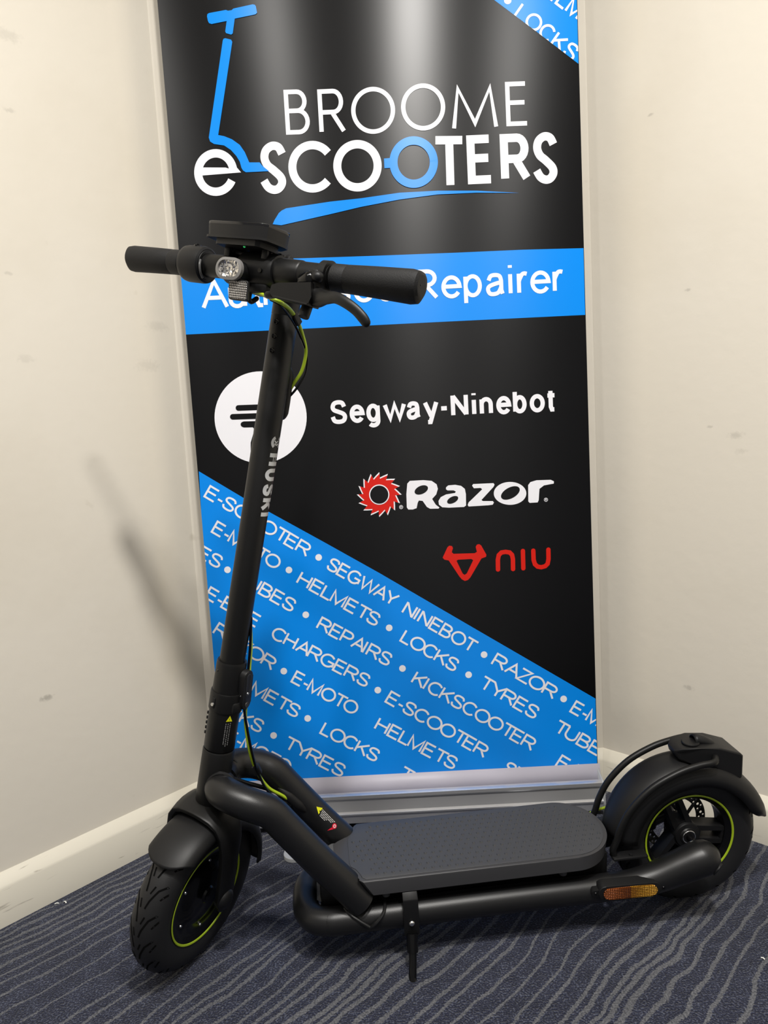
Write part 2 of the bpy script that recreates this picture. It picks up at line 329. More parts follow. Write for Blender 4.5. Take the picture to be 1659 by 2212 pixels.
# glyph: (advance, list of polylines in a 0..1 x 0..1 box of stroke centres, box width)
UP = {
 'A': (.93, [[(0, 0), (.5, 1), (1, 0)], [(.18, .36), (.82, .36)]], .80), 'B': (.93, [[(.55, .53), (0, .53), (0, 1), (.52, 1)] + arc(.52, .765, .38, .235, 90, -90), [(0, .53), (0, 0), (.55, 0)] + arc(.55, .265, .45, .265, -90, 90)], .66),
 'C': (1.0, [arc(.53, .5, .53, .5, 42, 318, 24)], .80), 'E': (.90, [[(1, 0), (0, 0), (0, 1), (.96, 1)], [(0, .53), (.90, .53)]], .64),
 'G': (1.09, [arc(.5, .5, .5, .5, 42, 322, 24) + [(.97, .2), (.97, .46), (.52, .46)]], .86), 'H': (1.0, [[(0, 0), (0, 1)], [(1, 0), (1, 1)], [(0, .52), (1, .52)]], .70),
 'I': (.39, [[(.5, 0), (.5, 1)]], .02), 'K': (.93, [[(0, 0), (0, 1)], [(1, 1), (0, .36)], [(.36, .60), (1.04, 0)]], .70), 'L': (.75, [[(0, 1), (0, 0), (1, 0)]], .56),
 'M': (1.11, [[(0, 0), (0, 1), (.5, 0.02), (1, 1), (1, 0)]], .82), 'N': (1.0, [[(0, 0), (0, 1)], [(.02, .97), (.98, .03)], [(1, 0), (1, 1)]], .70), 'O': (1.09, [arc(.5, .5, .5, .5, 0, 360, 36)], .90),
 'P': (.93, [[(0, 0), (0, 1), (.6, 1)] + arc(.6, .73, .4, .27, 90, -90) + [(0, .46)]], .66), 'R': (1.0, [[(0, 0), (0, 1), (.6, 1)] + arc(.6, .74, .36, .26, 90, -90) + [(0, .48)], [(.52, .48), (1.02, 0)]], .74),
 'S': (.93, [S_UP], .70), 'T': (.85, [[(0, 1), (1, 1)], [(.5, 1), (.5, 0)]], .76), 'U': (1.0, [[(0, 1), (0, .36)] + arc(.5, .36, .5, .36, 180, 360) + [(1, 1)]], .70),
 'W': (1.32, [[(0, 1), (.25, 0), (.5, .98), (.75, 0), (1, 1)]], 1.2), 'Y': (.93, [[(0, 1), (.5, .44), (1, 1)], [(.5, .46), (.5, 0)]], .80), 'Z': (.85, [[(.04, 1), (.96, 1), (0, 0), (1, 0)]], .70),
 '-': (.52, [[(0, .38), (1, .38)]], .30), ' ': (.39, [], 0)}
xh = .72
LO = {
 'a': (.78, [spl([(.06, .52), (.2, .68), (.5, xh), (.8, .67), (.9, .5)]) + [(.9, .14), (.98, 0)], spl([(.9, .44), (.45, .38), (.1, .3), (0, .18), (.12, .03), (.4, 0), (.7, .06), (.9, .26)])], .52),
 'u': (.78, [[(0, xh), (0, .22)] + arc(.45, .22, .45, .22, 180, 330, 8) + [(1, .26)], [(1, xh), (1, 0)]], .48), 't': (.39, [[(.4, .95), (.4, .14), (.58, 0.0), (1, 0)], [(-.15, xh), (1.1, xh)]], .30),
 'h': (.78, [[(0, 0), (0, 1)], [(0, .5)] + arc(.5, .5, .5, .22, 170, 0, 10) + [(1, 0)]], .48), 'o': (.78, [arc(.5, xh / 2, .5, xh / 2, 0, 360, 28)], .58),
 'r': (.47, [[(0, 0), (0, xh)], [(0, .42)] + spl([(0.08, .5), (.4, .68), (.7, xh), (1, .70)])], .28), 'i': (.31, [[(.5, 0), (.5, xh)], [(.5, .96), (.5, 1.06)]], .02),
 's': (.70, [spl([(.92, .53), (.8, .67), (.5, xh), (.16, .67), (.08, .54), (.2, .43), (.5, .37), (.85, .29), (.96, .18), (.82, .04), (.5, 0), (.16, .05), (.03, .2)])], .48),
 'e': (.78, [[(.02, .38), (1, .38)] + arc(.5, xh / 2, .5, xh / 2, 4, 325, 26)], .57), 'd': (.78, [[(1, 0), (1, 1)], arc(.5, xh / 2, .5, xh / 2, 0, 360, 26)], .50),
 'p': (.78, [[(0, -.28), (0, xh)], arc(.5, xh / 2, .5, xh / 2, 0, 360, 26)], .50), 'g': (.78, [[(1, xh), (1, -.05)] + arc(.5, -.05, .5, .23, 0, -140, 10), arc(.5, xh / 2, .5, xh / 2, 0, 360, 26)], .50),
 'w': (1.14, [[(0, xh), (.26, 0), (.5, xh), (.74, 0), (1, xh)]], 1.02), 'y': (.74, [[(0, xh), (.5, .02)], [(1, xh), (.42, -.28), (.2, -.28)]], .60), 'n': (.78, [[(0, 0), (0, xh)], [(0, .46)] + arc(.5, .46, .5, .26, 170, 0, 10) + [(1, 0)]], .48),
 'b': (.78, [[(0, 0), (0, 1)], arc(.5, xh / 2, .5, xh / 2, 0, 360, 26)], .50)}
GL = dict(UP); GL.update(LO)
def ribbon(bm, pts, t, f, mi=0, cap='butt', maxlen=None, h0=0.0):
    """constant-width stroke through 2D pts, mapped to 3D by f(x, y)"""
    P = [V((x, y)) for x, y in pts]; P = [p for i, p in enumerate(P) if i == 0 or (p - P[i - 1]).length > 1e-7]
    closed = len(P) > 3 and (P[0] - P[-1]).length < 1e-6
    if closed: P = P[:-1]
    if maxlen:
        Q = []
        for i in range(len(P) - (0 if closed else 1)):
            a, b = P[i], P[(i + 1) % len(P)]; k = max(1, int((b - a).length / maxlen + .999))
            Q += [a.lerp(b, j / k) for j in range(k)]
        P = Q if closed else Q + [P[-1]]
    n = len(P); L, Rr = [], []
    for i in range(n):
        d0 = (P[i] - P[i - 1]).normalized() if (i > 0 or closed) else None
        d1 = (P[(i + 1) % n] - P[i]).normalized() if (i < n - 1 or closed) else None
        d0 = d0 or d1; d1 = d1 or d0
        n0 = V((-d0.y, d0.x)); n1 = V((-d1.y, d1.x)); m = n0 + n1
        m = n0 if m.length < 1e-3 else m.normalized(); k = 1 / max(0.5, m.dot(n0))
        L.append(P[i] + m * (t / 2 * k)); Rr.append(P[i] - m * (t / 2 * k))
    hh = [h0 + 8e-5 * i / n for i in range(n)]                          # ink film a hair thicker along the stroke, so crossings never share a plane
    a = [bm.verts.new(f(p.x, p.y, h)) for p, h in zip(L, hh)]; b = [bm.verts.new(f(p.x, p.y, h)) for p, h in zip(Rr, hh)]
    for i in range(n if closed else n - 1):
        j = (i + 1) % n
        try: q = bm.faces.new((a[i], b[i], b[j], a[j])); q.material_index = mi
        except ValueError: pass
    if cap == 'round' and not closed:
        for e, d in ((P[0], (P[0] - P[1]).normalized()), (P[-1], (P[-1] - P[-2]).normalized())):
            nn = V((-d.y, d.x)); pts_ = [e + (nn * cos(pi * k / 10) + d * sin(pi * k / 10)) * t / 2 for k in range(11)]
            q = bm.faces.new([bm.verts.new(f(p.x, p.y, h0 + 1e-4)) for p in pts_]); q.material_index = mi
NL = [0]
def text(bm, s, x0, y0, x1, y1, cap_h, t, f, mi=0, tab=GL, maxlen=None, cap='butt', track=0.0):
    """s set from (x0, y0) to (x1, y1) on its baseline; x right, y up, in metres on the sheet"""
    d = V((x1 - x0, y1 - y0)); ln = d.length; d.normalize(); up = V((-d.y, d.x)); tot = 0
    for k, ch in enumerate(s):
        adv, st, bw = tab[ch]; tot += bw + (0.0 if k == len(s) - 1 else adv - bw + track) if ch != ' ' else adv
    first = True; unit = (ln - t) / max(tot, 1e-6) if tot else 1; cx = t / 2; ch_h = cap_h - t
    for k, ch in enumerate(s):
        adv, st, bw = tab[ch]
        for pl in st:
            Q = [(x0 + d.x * (cx + px * bw * unit) + up.x * (t / 2 + py * ch_h), y0 + d.y * (cx + px * bw * unit) + up.y * (t / 2 + py * ch_h)) for px, py in pl]
            NL[0] = (NL[0] + 1) % 4; ribbon(bm, Q, t, f, mi, cap, maxlen, NL[0] * 1e-4)
        cx += (adv + (track if ch != ' ' else 0)) * unit

# ------------------------------------------------------------------ roll-up banner
YB = 1.54
def bp(u, v):                              # photo pixel -> sheet coordinates (x, z)
    p = px_on_y(u, v, YB); return (p.x, p.z)
banner = empty('banner_stand', Matrix.Translation((0.028, 1.55, 0)), 'tall black and blue roll-up shop banner on an aluminium base against the narrow wall', 'banner')
PW0, PW1, PZ0, PZ1 = -0.3965, 0.4525, 0.099, 2.06
lz = lambda x, a, b: a + (b - a) * (x - PW0) / (PW1 - PW0)
bl, br = bp(485, 1690), bp(1291, 1649)
FB = FR[banner.name]; ID = Matrix.Identity(4)
xl = lambda z: -0.3963 - 0.0035 * (z - .1) / 1.66          # sheet edges, a hair out of square
xr = lambda z: 0.4525 - 0.0023 * (z - .1) / 1.62
bm = B(); nz = 24
def sheet(z0a, z0b, z1, y, th):
    g = []
    for k in range(nz + 1):
        row = []
        for j in range(2):
            za = z0a if j == 0 else z0b; z = za + (z1 - za) * k / nz
            row.append(V(((xl(z), xr(z))[j], y, z)))
        g.append(row)
    return g
def add_sheet(bm, g, th):
    F_ = [[bm.verts.new(p) for p in r] for r in g]; K_ = [[bm.verts.new(p + V((0, th, 0))) for p in r] for r in g]
    for k in range(len(g) - 1):
        for A_, s in ((F_, 1), (K_, -1)):
            q = (A_[k][0], A_[k][1], A_[k + 1][1], A_[k + 1][0]); bm.faces.new(q if s > 0 else q[::-1])
        for j in (0, 1):
            q = bm.faces.new((F_[k][j], F_[k + 1][j], K_[k + 1][j], K_[k][j])); q.material_index = 1
    bm.faces.new((F_[0][0], K_[0][0], K_[0][1], F_[0][1])); bm.faces.new((F_[-1][0], F_[-1][1], K_[-1][1], K_[-1][0]))
add_sheet(bm, sheet(bl[1], br[1], PZ1, YB, 0), 0.0012)
panel = obj('graphic_panel', bm, [M_BBLK, M_BEDGE], banner, ID)
def clip(bm, planes):
    for co, no in planes:
        bmesh.ops.bisect_plane(bm, geom=bm.verts[:] + bm.edges[:] + bm.faces[:], plane_co=V(co), plane_no=V(no), clear_outer=True)
slope = (br[1] - bl[1]) / (br[0] - bl[0])
EDGE = [((xl(1), YB, 1), (-1, 0, -0.0021)), ((xr(1) - .0012, YB, 1), (1, 0, 0.0014)), ((bl[0], YB, bl[1]), (slope, 0, -1))]
def layer(d): return lambda x, z, h=0.0: V((x, YB - d - h, z))
def polypx(bm, pts, d, mi=0, sm=False):
    P = [bp(*p) for p in pts]
    if sm: P = [(q.x, q.y) for q in catmull([(x, y, 0) for x, y in P + P[:1]], 5)][:-1]
    f = layer(d); vv = [bm.verts.new(f(*p)) for p in P]
    for tri_ in tessellate_polygon([[V((x, y, 0)) for x, y in P]]):
        try: q = bm.faces.new([vv[i] for i in tri_]); q.material_index = mi
        except ValueError: pass
def discpx(bm, cx, cy, rx, ry, d, mi=0, rot=0, n=48):
    polypx(bm, [(cx + rx * cos(2 * pi * k / n) * cos(R(rot)) - ry * sin(2 * pi * k / n) * sin(R(rot)), cy + rx * cos(2 * pi * k / n) * sin(R(rot)) + ry * sin(2 * pi * k / n) * cos(R(rot))) for k in range(n)], d, mi)
LAY = [0]
def ribpx(bm, pts, t, d, mi=0, cap='butt'):
    LAY[0] = (LAY[0] + 1) % 4; d = d + LAY[0] * 1e-4
    k = (V(bp(*pts[0])) - V(bp(pts[0][0] + 10, pts[0][1]))).length / 10
    ribbon(bm, [bp(*p) for p in pts], t * k, layer(d), mi, cap)
def textpx(bm, s, x0, y0, x1, y1, h, t, d, mi=0, **kw):
    k = (V(bp(x0, y0)) - V(bp(x0 + 10, y0))).length / 10
    a, b = bp(x0, y0), bp(x1, y1); text(bm, s, a[0], a[1], b[0], b[1], h * k, t * k, layer(d), mi, **kw)
def zp(ox, oy, s, pts): return [(ox + x / s, oy + y / s) for x, y in pts]
D1, D2, D3 = 0.0003, 0.0006, 0.0012
# blue fields
bm = B()
polypx(bm, [(429.6, 1018), (526, 1075.5), (700, 1171), (820, 1238), (1050, 1372), (1300, 1517), (1310, 1660), (470, 1710)], D1)
clip(bm, EDGE); obj('blue_corner_print', bm, M_BBLU, panel, ID)
bm = B(); polypx(bm, [(380, 571), (621, 559), (800, 553), (983, 546), (1130, 539.5), (1265, 536), (1270, 680), (1258, 680.5), (960, 695), (700, 708), (380, 723.8)], D1)
clip(bm, EDGE); obj('blue_band_print', bm, M_BBLU, panel, ID)
bm = B(); polypx(bm, [(900, -126), (1067.4, 0), (1157, 67), (1260, 146), (1240, -126)], D1); clip(bm, EDGE + [((0, YB, 1.92), (0, 0, 1))]); obj('blue_top_print', bm, M_BBLU, panel, ID)
# diagonal service list
H30, TK = 30.5, 4.3
for s, a, b, c, d in (('E-SCOOTER', 438.8, 1073, 661, 1204), ('SEGWAY', 702, 1227.8, 850.4, 1312), ('NINEBOT', 865.7, 1323.3, 1020.5, 1413), ('RAZOR', 1058.6, 1434.8, 1193.3, 1511.7), ('E-MOTO', 1228.6, 1537.3, 1364.6, 1614),
    ('E-MOTO', 454.5, 1149.5, 597, 1232.7), ('HELMETS', 638.2, 1259.2, 812, 1355), ('LOCKS', 861.8, 1384.5, 981, 1453), ('TYRES', 1030.6, 1483.3, 1154, 1555.4), ('TUBES', 1191.8, 1578.3, 1315.8, 1649.3),
    ('TYRES', 347.8, 1159, 471.8, 1230.3), ('TUBES', 505.8, 1253, 629.8, 1324.3), ('REPAIRS', 681.1, 1356.8, 837.6, 1441), ('KICKSCOOTER', 885.9, 1474, 1146.6, 1623.2),
    ('E-BIKE', 440, 1291, 552, 1357), ('CHARGERS', 582, 1377, 790.5, 1486.5), ('E-SCOOTER', 829.5, 1516.2, 1044, 1638.3),
    ('RAZOR', 457.4, 1367.7, 585.6, 1449.3), ('E-MOTO', 626.6, 1473, 765, 1546.5), ('HELMETS', 806.2, 1574.2, 979, 1664.5), ('SEGWAY', 1082.7, 1667.2, 1230.7, 1751),
    ('HELMETS', 466, 1456.5, 639.8, 1552.5), ('LOCKS', 688.8, 1583.9, 811, 1647.8), ('TYRES', 857.3, 1678, 981.3, 1749), ('LOCKS', 439, 1521, 561.5, 1585), ('TYRES', 609, 1614, 737.5, 1680.3),
    ('E-MOTO', 482.6, 1598.3, 620.6, 1672), ('E-BIKE', 1197.4, 1653.6, 1309.4, 1720.6)):
    bm = B(); textpx(bm, s, a, b, c, d, H30, TK, D2, track=-.11); clip(bm, EDGE); obj('service_word_print', bm, M_BWHT, panel, ID)
for x, y in ((688.4, 1204), (1045.6, 1414), (1217.4, 1509.6), (624.2, 1231.2), (840.7, 1356.1), (1012.2, 1457.4), (491.6, 1230.7), (660.6, 1327.9), (869.4, 1443.8), (816.1, 1490.6), (613.1, 1449.6), (664.7, 1551.6), (591.1, 1588.5)):
    bm = B(); discpx(bm, x, y, 7.2, 7.2, D2, n=20); obj('service_dot_print', bm, M_BWHT, panel, ID)
a, b = bp(1067.4, 0), bp(1247, 136)
for k in range(3):
    bm = B()
    if k == 0: textpx(bm, 'LOCKS', 1107, 36.5, 1234, 136, 36, 5.2, D2)
    elif k == 1: textpx(bm, 'HELMETS', 1143.5, -33, 1320.5, 103, 36, 5.2, D2)
    else: discpx(bm, 1096.6, 1.4, 8, 8, D2, n=20)
    clip(bm, EDGE + [((b[0], YB, b[1]), (b[1] - a[1], 0, -(b[0] - a[0])))]); obj('service_dot_print' if k == 2 else 'service_word_print', bm, M_BWHT, panel, ID)
# shop name
bm = B(); tB = 9.3
def strokes(bm, ch, L_, R_, TL, t, d, mi=0):
    """one capital fitted between bottom-left, bottom-right and top-left pixels"""
    L_, R_, TL = V(L_), V(R_), V(TL); ex = (R_ - L_); ey = (TL - L_); ux = ex.normalized(); uy = ey.normalized()
    for pl in UP[ch][1]:
        ribpx(bm, [tuple(L_ + ux * (t / 2 + x * (ex.length - t)) + uy * (t / 2 + y * (ey.length - t))) for x, y in pl], t, d, mi)
strokes(bm, 'B', (618.2, 291.3), (671, 289.5), (612.2, 194.8), tB, D2); strokes(bm, 'R', (690.5, 290), (747, 287.5), (685, 194), tB, D2)
def ringpx(bm, cx, cy, rx, ry, t, d, mi=0): ribpx(bm, [(cx + (rx - t / 2) * cos(2 * pi * k / 64), cy + (ry - t / 2) * sin(2 * pi * k / 64)) for k in range(65)], t, d, mi)
ringpx(bm, 806, 238.7, 47.4, 50.5, tB, D2); ringpx(bm, 914, 231.5, 47.6, 50.5, tB, D2)
ribpx(bm, zp(780, 150, 3.6065, [(724, 461), (752, 150), (888, 420), (1002, 142), (1052, 447)]), 8.6, D2); strokes(bm, 'E', (1093.9, 272.8), (1143.2, 271), (1090.5, 177.7), tB, D2)
tS = 17.3
ex, ey = 466.3, 373
ribpx(bm, [(ex - 37, ey - 2), (ex + 38, ey - 5.5)] + [(ex + 38 * cos(R(a)), ey - 41.5 * sin(R(a))) for a in range(8, 337, 8)], tS, D2)
def sbold(L_, R_, T_, B_, sk=0):
    w_, h_ = R_ - L_ - tS, B_ - T_ - tS
    ribpx(bm, [(L_ + tS / 2 + x * w_, B_ - tS / 2 - y * h_) for x, y in spl([(.90, .82), (.72, .97), (.42, 1.0), (.14, .90), (.06, .73), (.2, .56), (.5, .44), (.84, .28), (.90, .14), (.74, .02), (.5, -.01), (.24, .05), (.04, .2)])], tS, D2)
sbold(560, 622.5, 307, 418); sbold(1149, 1208, 286.4, 396)
ribpx(bm, [(675 + (52 - tS / 2) * cos(R(a)), 360.5 - (55.5 - tS / 2) * sin(R(a))) for a in range(40, 321, 7)], tS, D2)
ringpx(bm, 772.2, 358.4, 52.2, 55.2, tS, D2)
ribpx(bm, [(940.5, 303.5), (998.4, 303)], tS, D2); ribpx(bm, [(970.2, 305), (973, 400)], tS, D2)
strokes(bm, 'E', (1011, 398.2), (1069.5, 395.5), (1006.8, 293.5), tS, D2)
strokes(bm, 'R', (1082.8, 395.1), (1146, 392.5), (1078.8, 290.8), tS, D2)
clip(bm, EDGE); obj('shop_name_print', bm, M_BWHT, panel, ID)
bm = B()
ringpx(bm, 893.5, 350.8, 52.2, 55.3, tS, D3); polypx(bm, [(829.4, 343), (846, 341.5), (846, 363), (830.5, 363.8)], D3)
Z1 = lambda pts: zp(400, 0, 4.1475, pts)
polypx(bm, Z1([(200, 130), (215, 120), (365, 92), (385, 99), (418, 94), (432, 80), (605, 42), (625, 46), (634, 60), (645, 118), (630, 132), (445, 170), (427, 303), (413, 313), (368, 300), (360, 285), (373, 191), (238, 218), (215, 210), (205, 190), (197, 150)]), D3)
polypx(bm, Z1([(338, 365), (345, 350), (360, 345), (412, 358), (423, 378), (297, 1212), (350, 1222), (420, 1250), (490, 1300), (535, 1365), (575, 1457), (668, 1457), (690, 1485), (752, 1535), (545, 1545), (520, 1530), (505, 1505), (490, 1450), (460, 1400), (410, 1345), (350, 1305), (260, 1292), (225, 1270), (213, 1235)]), D3)
polypx(bm, Z1([(785, 2010), (800, 1975), (840, 1910), (865, 1888), (905, 1868), (1300, 1808)]) + [(780, 428.7), (863.2, 416.7), (946.4, 412.3), (1029.6, 412.3), (1121, 417), (1029.6, 416.6), (946.4, 420.3), (863.2, 431.4), (780, 447.2), (713.4, 463), (607.4, 487)], D3)
obj('scooter_emblem_print', bm, M_BBLU, panel, ID)
for s, a, b, c, d in (('Authorised', 436, 669.5, 855, 650.5), ('Repairer', 893, 649.5, 1220, 631.5)):
    bm = B(); textpx(bm, s, a, b, c, d, 64, 8.6, D2); obj('repairer_word_print', bm, M_BWHT, panel, ID)
bm = B(); textpx(bm, 'Segway-Ninebot', 714.5, 917, 1202, 888.5, 51, 9.2, D2, track=.11); obj('partner_name_print', bm, M_BWHT, panel, ID)
bm = B(); discpx(bm, 563, 901.5, 99.5, 99.3, D1, 0, n=72)
Z5 = lambda pts: zp(440, 780, 6.3808, pts)
for a, b, t in (((480, 646), (980, 628), 12), ((402, 768), (1000, 748), 12), ((547, 873), (900, 858), 11.6)): ribpx(bm, Z5([a, b]), t, D2, 1, 'round')
ribpx(bm, Z5([(560, 873), (700, 870), (735, 920), (725, 1010), (690, 1130), (690, 1210), (760, 1240)]), 13, D2, 1, 'round')
ob = obj('hand_emblem_print', bm, [M_BWHT, M_BBLK], panel, ID)
Z3 = lambda pts: zp(690, 820, 3.0722, pts)
bm = B()
for pts in ([(583, 690), (600, 672), (690, 667), (745, 672), (778, 695), (786, 725), (775, 762), (748, 792), (772, 830), (797, 849), (790, 856), (735, 857), (713, 845), (685, 805), (660, 802), (652, 818), (645, 853), (620, 862), (590, 862), (580, 848), (577, 760)],
            [(840, 715), (855, 702), (900, 698), (940, 705), (965, 725), (972, 760), (973, 835), (960, 845), (860, 850), (815, 847), (793, 830), (790, 805), (805, 780), (840, 762), (900, 752), (905, 742), (890, 735), (850, 735), (840, 728)],
            [(1013, 704), (1020, 693), (1155, 687), (1162, 697), (1155, 712), (1075, 799), (1085, 806), (1150, 806), (1158, 815), (1150, 830), (1120, 834), (990, 842), (984, 832), (990, 815), (1080, 728), (1070, 719), (1025, 721)],
            [(1385, 700), (1400, 680), (1440, 668), (1535, 665), (1556, 675), (1555, 690), (1490, 702), (1460, 725), (1455, 800), (1448, 815), (1395, 818), (1386, 808)]): polypx(bm, Z3(pts), D1)
def d3(cx, cy, rx, ry, d, mi, rot=0): x, y = Z3([(cx, cy)])[0]; discpx(bm, x, y, rx / 3.0722, ry / 3.0722, d, mi, rot)
d3(1265, 755, 108, 76, D1, 0); d3(1267, 752, 68, 36, D2, 1, -28); d3(676, 732, 47, 27, D2, 1, -24); d3(884, 798, 40, 21, D2, 1, -27)
for cx, cy in ((542, 846), (1503, 797)):
    x, y = Z3([(cx, cy)])[0]; ringpx(bm, x, y, 4.2, 4.2, 1.0, D1); strokes(bm, 'R', (x - 1.5, y + 2.2), (x + 1.7, y + 2.2), (x - 1.5, y - 2.2), .9, D1)
def saw(r0, r1, d, mi, n=16, ph=0):
    P = []
    for k in range(n):
        a = 2 * pi * k / n + ph
        P += [(397 + r1 * cos(a), 763 + r1 * sin(a)), (397 + r0 * cos(a + .03), 763 + r0 * sin(a + .03)), (397 + (r0 + (r1 - r0) * .45) * cos(a + .23), 763 + (r0 + (r1 - r0) * .45) * sin(a + .23))]
    P = Z3(P); f = layer(d); c = bm.verts.new(f(*bp(*Z3([(397, 763)])[0]))); vv = [bm.verts.new(f(*bp(*p))) for p in P]
    for i in range(len(vv)): q = bm.faces.new((c, vv[i], vv[(i + 1) % len(vv)])); q.material_index = mi
saw(113, 149, D1, 0); saw(105, 138, D2, 2, ph=.012); d3(397, 763, 67, 67, D3, 0); d3(397, 763, 60, 60, D3 + .0003, 1)
obj('saw_emblem_and_name_print', bm, [M_BWHT, M_BBLK, M_BRED], panel, ID)
bm = B()
polypx(bm, Z3([(818, 1182), (822, 1172), (850, 1112), (862, 1102), (880, 1105), (886, 1118), (878, 1145), (890, 1156), (1030, 1152), (1045, 1143), (1037, 1110), (1045, 1095), (1060, 1092), (1073, 1100), (1108, 1162), (1105, 1176), (1075, 1187), (1002, 1312), (985, 1330), (965, 1336), (945, 1325), (930, 1308), (858, 1200), (830, 1195)]), D1)
polypx(bm, Z3([(910, 1202), (920, 1195), (1008, 1190), (1020, 1198), (978, 1285), (963, 1295), (950, 1285)]), D2, 1)
ribpx(bm, Z3([(1185, 1260), (1184, 1195), (1190, 1165), (1208, 1147), (1235, 1143), (1262, 1147), (1278, 1163), (1284, 1190), (1285, 1257)]), 9.4, D1, 0, 'round')
ribpx(bm, Z3([(1350, 1137), (1353, 1252)]), 9.4, D1, 0, 'round')
ribpx(bm, Z3([(1419, 1135), (1421, 1195), (1430, 1225), (1448, 1241), (1472, 1245), (1498, 1238), (1514, 1222), (1520, 1190), (1519, 1128)]), 9.4, D1, 0, 'round')
obj('bull_emblem_print', bm, [M_BRED, M_BBLK], panel, ID)
# leader film, cassette, feet, pole, top rail
bm = B(); L2 = [V((bl[0] - .001, YB - .0008, bl[1] + .0005)), V((br[0] + .004, YB - .0008, br[1] + .0005))]; z1 = 0.052
vv = [bm.verts.new(p) for p in (L2[0], L2[1], V((br[0] + .004, YB - .012, z1)), V((bl[0] - .001, YB - .012, z1)))]; bm.faces.new(vv)
obj('leader_film', bm, M_LEAD, banner, ID, mods=[('SOLIDIFY', dict(thickness=0.0012))])
prof = [(1.600, .010), (1.500, .010), (1.494, .014), (1.494, .030), (1.490, .034), (1.490, .037), (1.496, .040), (1.502, .064), (1.496, .070), (1.497, .076), (1.503, .078), (1.512, .077), (1.514, .066), (1.522, .056), (1.530, .052), (1.548, .052), (1.552, .075), (1.572, .080), (1.590, .070), (1.600, .040)]
bm = B(); x0, x1 = -0.412, 0.4515
A = [bm.verts.new(V((x0, y, z + .003))) for y, z in prof]; Bv = [bm.verts.new(V((x1, y, z))) for y, z in prof]; n = len(prof)
for i in range(n): bm.faces.new((A[i], A[(i + 1) % n], Bv[(i + 1) % n], Bv[i]))
fa = bm.faces.new(A[::-1]); fb = bm.faces.new(Bv); bmesh.ops.triangulate(bm, faces=[fa, fb])
cass = obj('base_cassette', bm, M_ALU, banner, ID, angle=25)
for xx, zz in ((x0 - .005, .003), (x1, 0)):
    bm = B(); A = [bm.verts.new(V((xx, y, z + zz))) for y, z in [(1.602, .006), (1.492, .006), (1.488, .034), (1.494, .076), (1.512, .082), (1.535, .09), (1.556, .1), (1.58, .09), (1.602, .05)]]
    bm.faces.new(A); obj('end_cap', bm, M_FOOT, cass, ID, mods=[('SOLIDIFY', dict(thickness=0.004, offset=0.0))])
for cx, ang in ((-0.212, 8), (0.27, -8)):
    bm = B(); P = [(-.024, .06), (-.024, -.10)] + [(.024 * cos(R(a)), -.105 + .024 * sin(R(a))) for a in range(190, 351, 20)] + [(.024, -.10), (.024, .06)]
    c_, s_ = cos(R(-ang)), sin(R(-ang)); P = [(cx + x * c_ - y * s_, 1.51 + x * s_ + y * c_) for x, y in P]
    obj('swivel_foot', prism(bm, P, 0.001, 0.009, 0.001), M_FOOT, banner, ID)
obj('support_pole', tube(B(), [(0.028, 1.575, .05), (0.028, 1.575, 2.06)], .008), M_ALU, banner, ID)
obj('top_rail', box(B(), (0.027, YB + .004, 2.065), (.85, .014, .03), .003), M_ALU, banner, ID)

# ------------------------------------------------------------------ electric scooter
AL = Matrix(((0.99499, -0.09953, 0.00971), (0.09997, 0.99242, -0.07151), (-0.00252, 0.07213, 0.99739)))
def m4(r3, t): m = Matrix(r3).to_4x4(); m.translation = V(t); return m
FBODY = m4(AL, (-0.3561, 1.1349, 0.0022))                     # x rearwards, y away from the kickstand side, z up
ST = Matrix(((0.57219, -0.81431, 0.09750), (0.81431, 0.54997, -0.18557), (0.09750, 0.18557, 0.97778)))
AXO = V((0.00608, 0, 0.12923)); E1 = V((0.97500, 0, -0.22219)); E3 = V((0.22219, 0, 0.97500))
FSTEER = FBODY @ Matrix.Translation(AXO) @ ST.to_4x4() @ Matrix.Translation(-AXO)      # body axes turned with the steering
HB = Matrix((E1, V((0, 1, 0)), E3)).transposed()
FHAND = FBODY @ Matrix.Translation(AXO) @ (ST @ HB).to_4x4()                           # r rearwards, y, z along the steering axis
FHEAD = FBODY @ Matrix.Translation(AXO) @ HB.to_4x4()                                  # the same, not turned
sc = empty('electric_scooter', FBODY, 'black electric kick scooter with lime green wheel stripes leaning on its kickstand', 'scooter')
def P_(name, bm, m, frame=None, parent=None, label=None, **kw):
    o = obj(name, bm, m, parent or sc, frame or (FR[parent.name] if parent else FBODY), **kw)
    if label: o['label'] = label
    return o
WR, WL = 0.1306, 0.8652
# lower frame loop
near = [(.860, -.077, .1295), (.845, -.076, .124), (.820, -.073, .113), (.780, -.069, .096), (.735, -.066, .087), (.68, -.064, .0845), (.5, -.063, .084), (.26, -.063, .082), (.222, -.061, .081), (.198, -.050, .080), (.186, -.028, .080), (.184, 0, .080)]
path = near + [(x, -y, z) for x, y, z in near[-2::-1]]
pts = catmull(path, 6); n = len(pts)
rad = [.022 + .0068 * max(0, min(1, (p.x - .74) / .11)) for p in pts]
frame_o = P_('frame_tube', tube(B(), pts, rad, 24, 'round'), M_TUBE)
for sgn in (-1, 1):
    dr = V((.55, sgn * .72, -.42)).normalized(); bm = B(); lathe(bm, [(0, .0018), (.0105, .0016), (.0118, .0008), (.012, -.003)], V((.862, sgn * .077, .1295)) + dr * .0262, dr, 24); P_('end_plug', bm, M_PLASTIC, parent=frame_o)
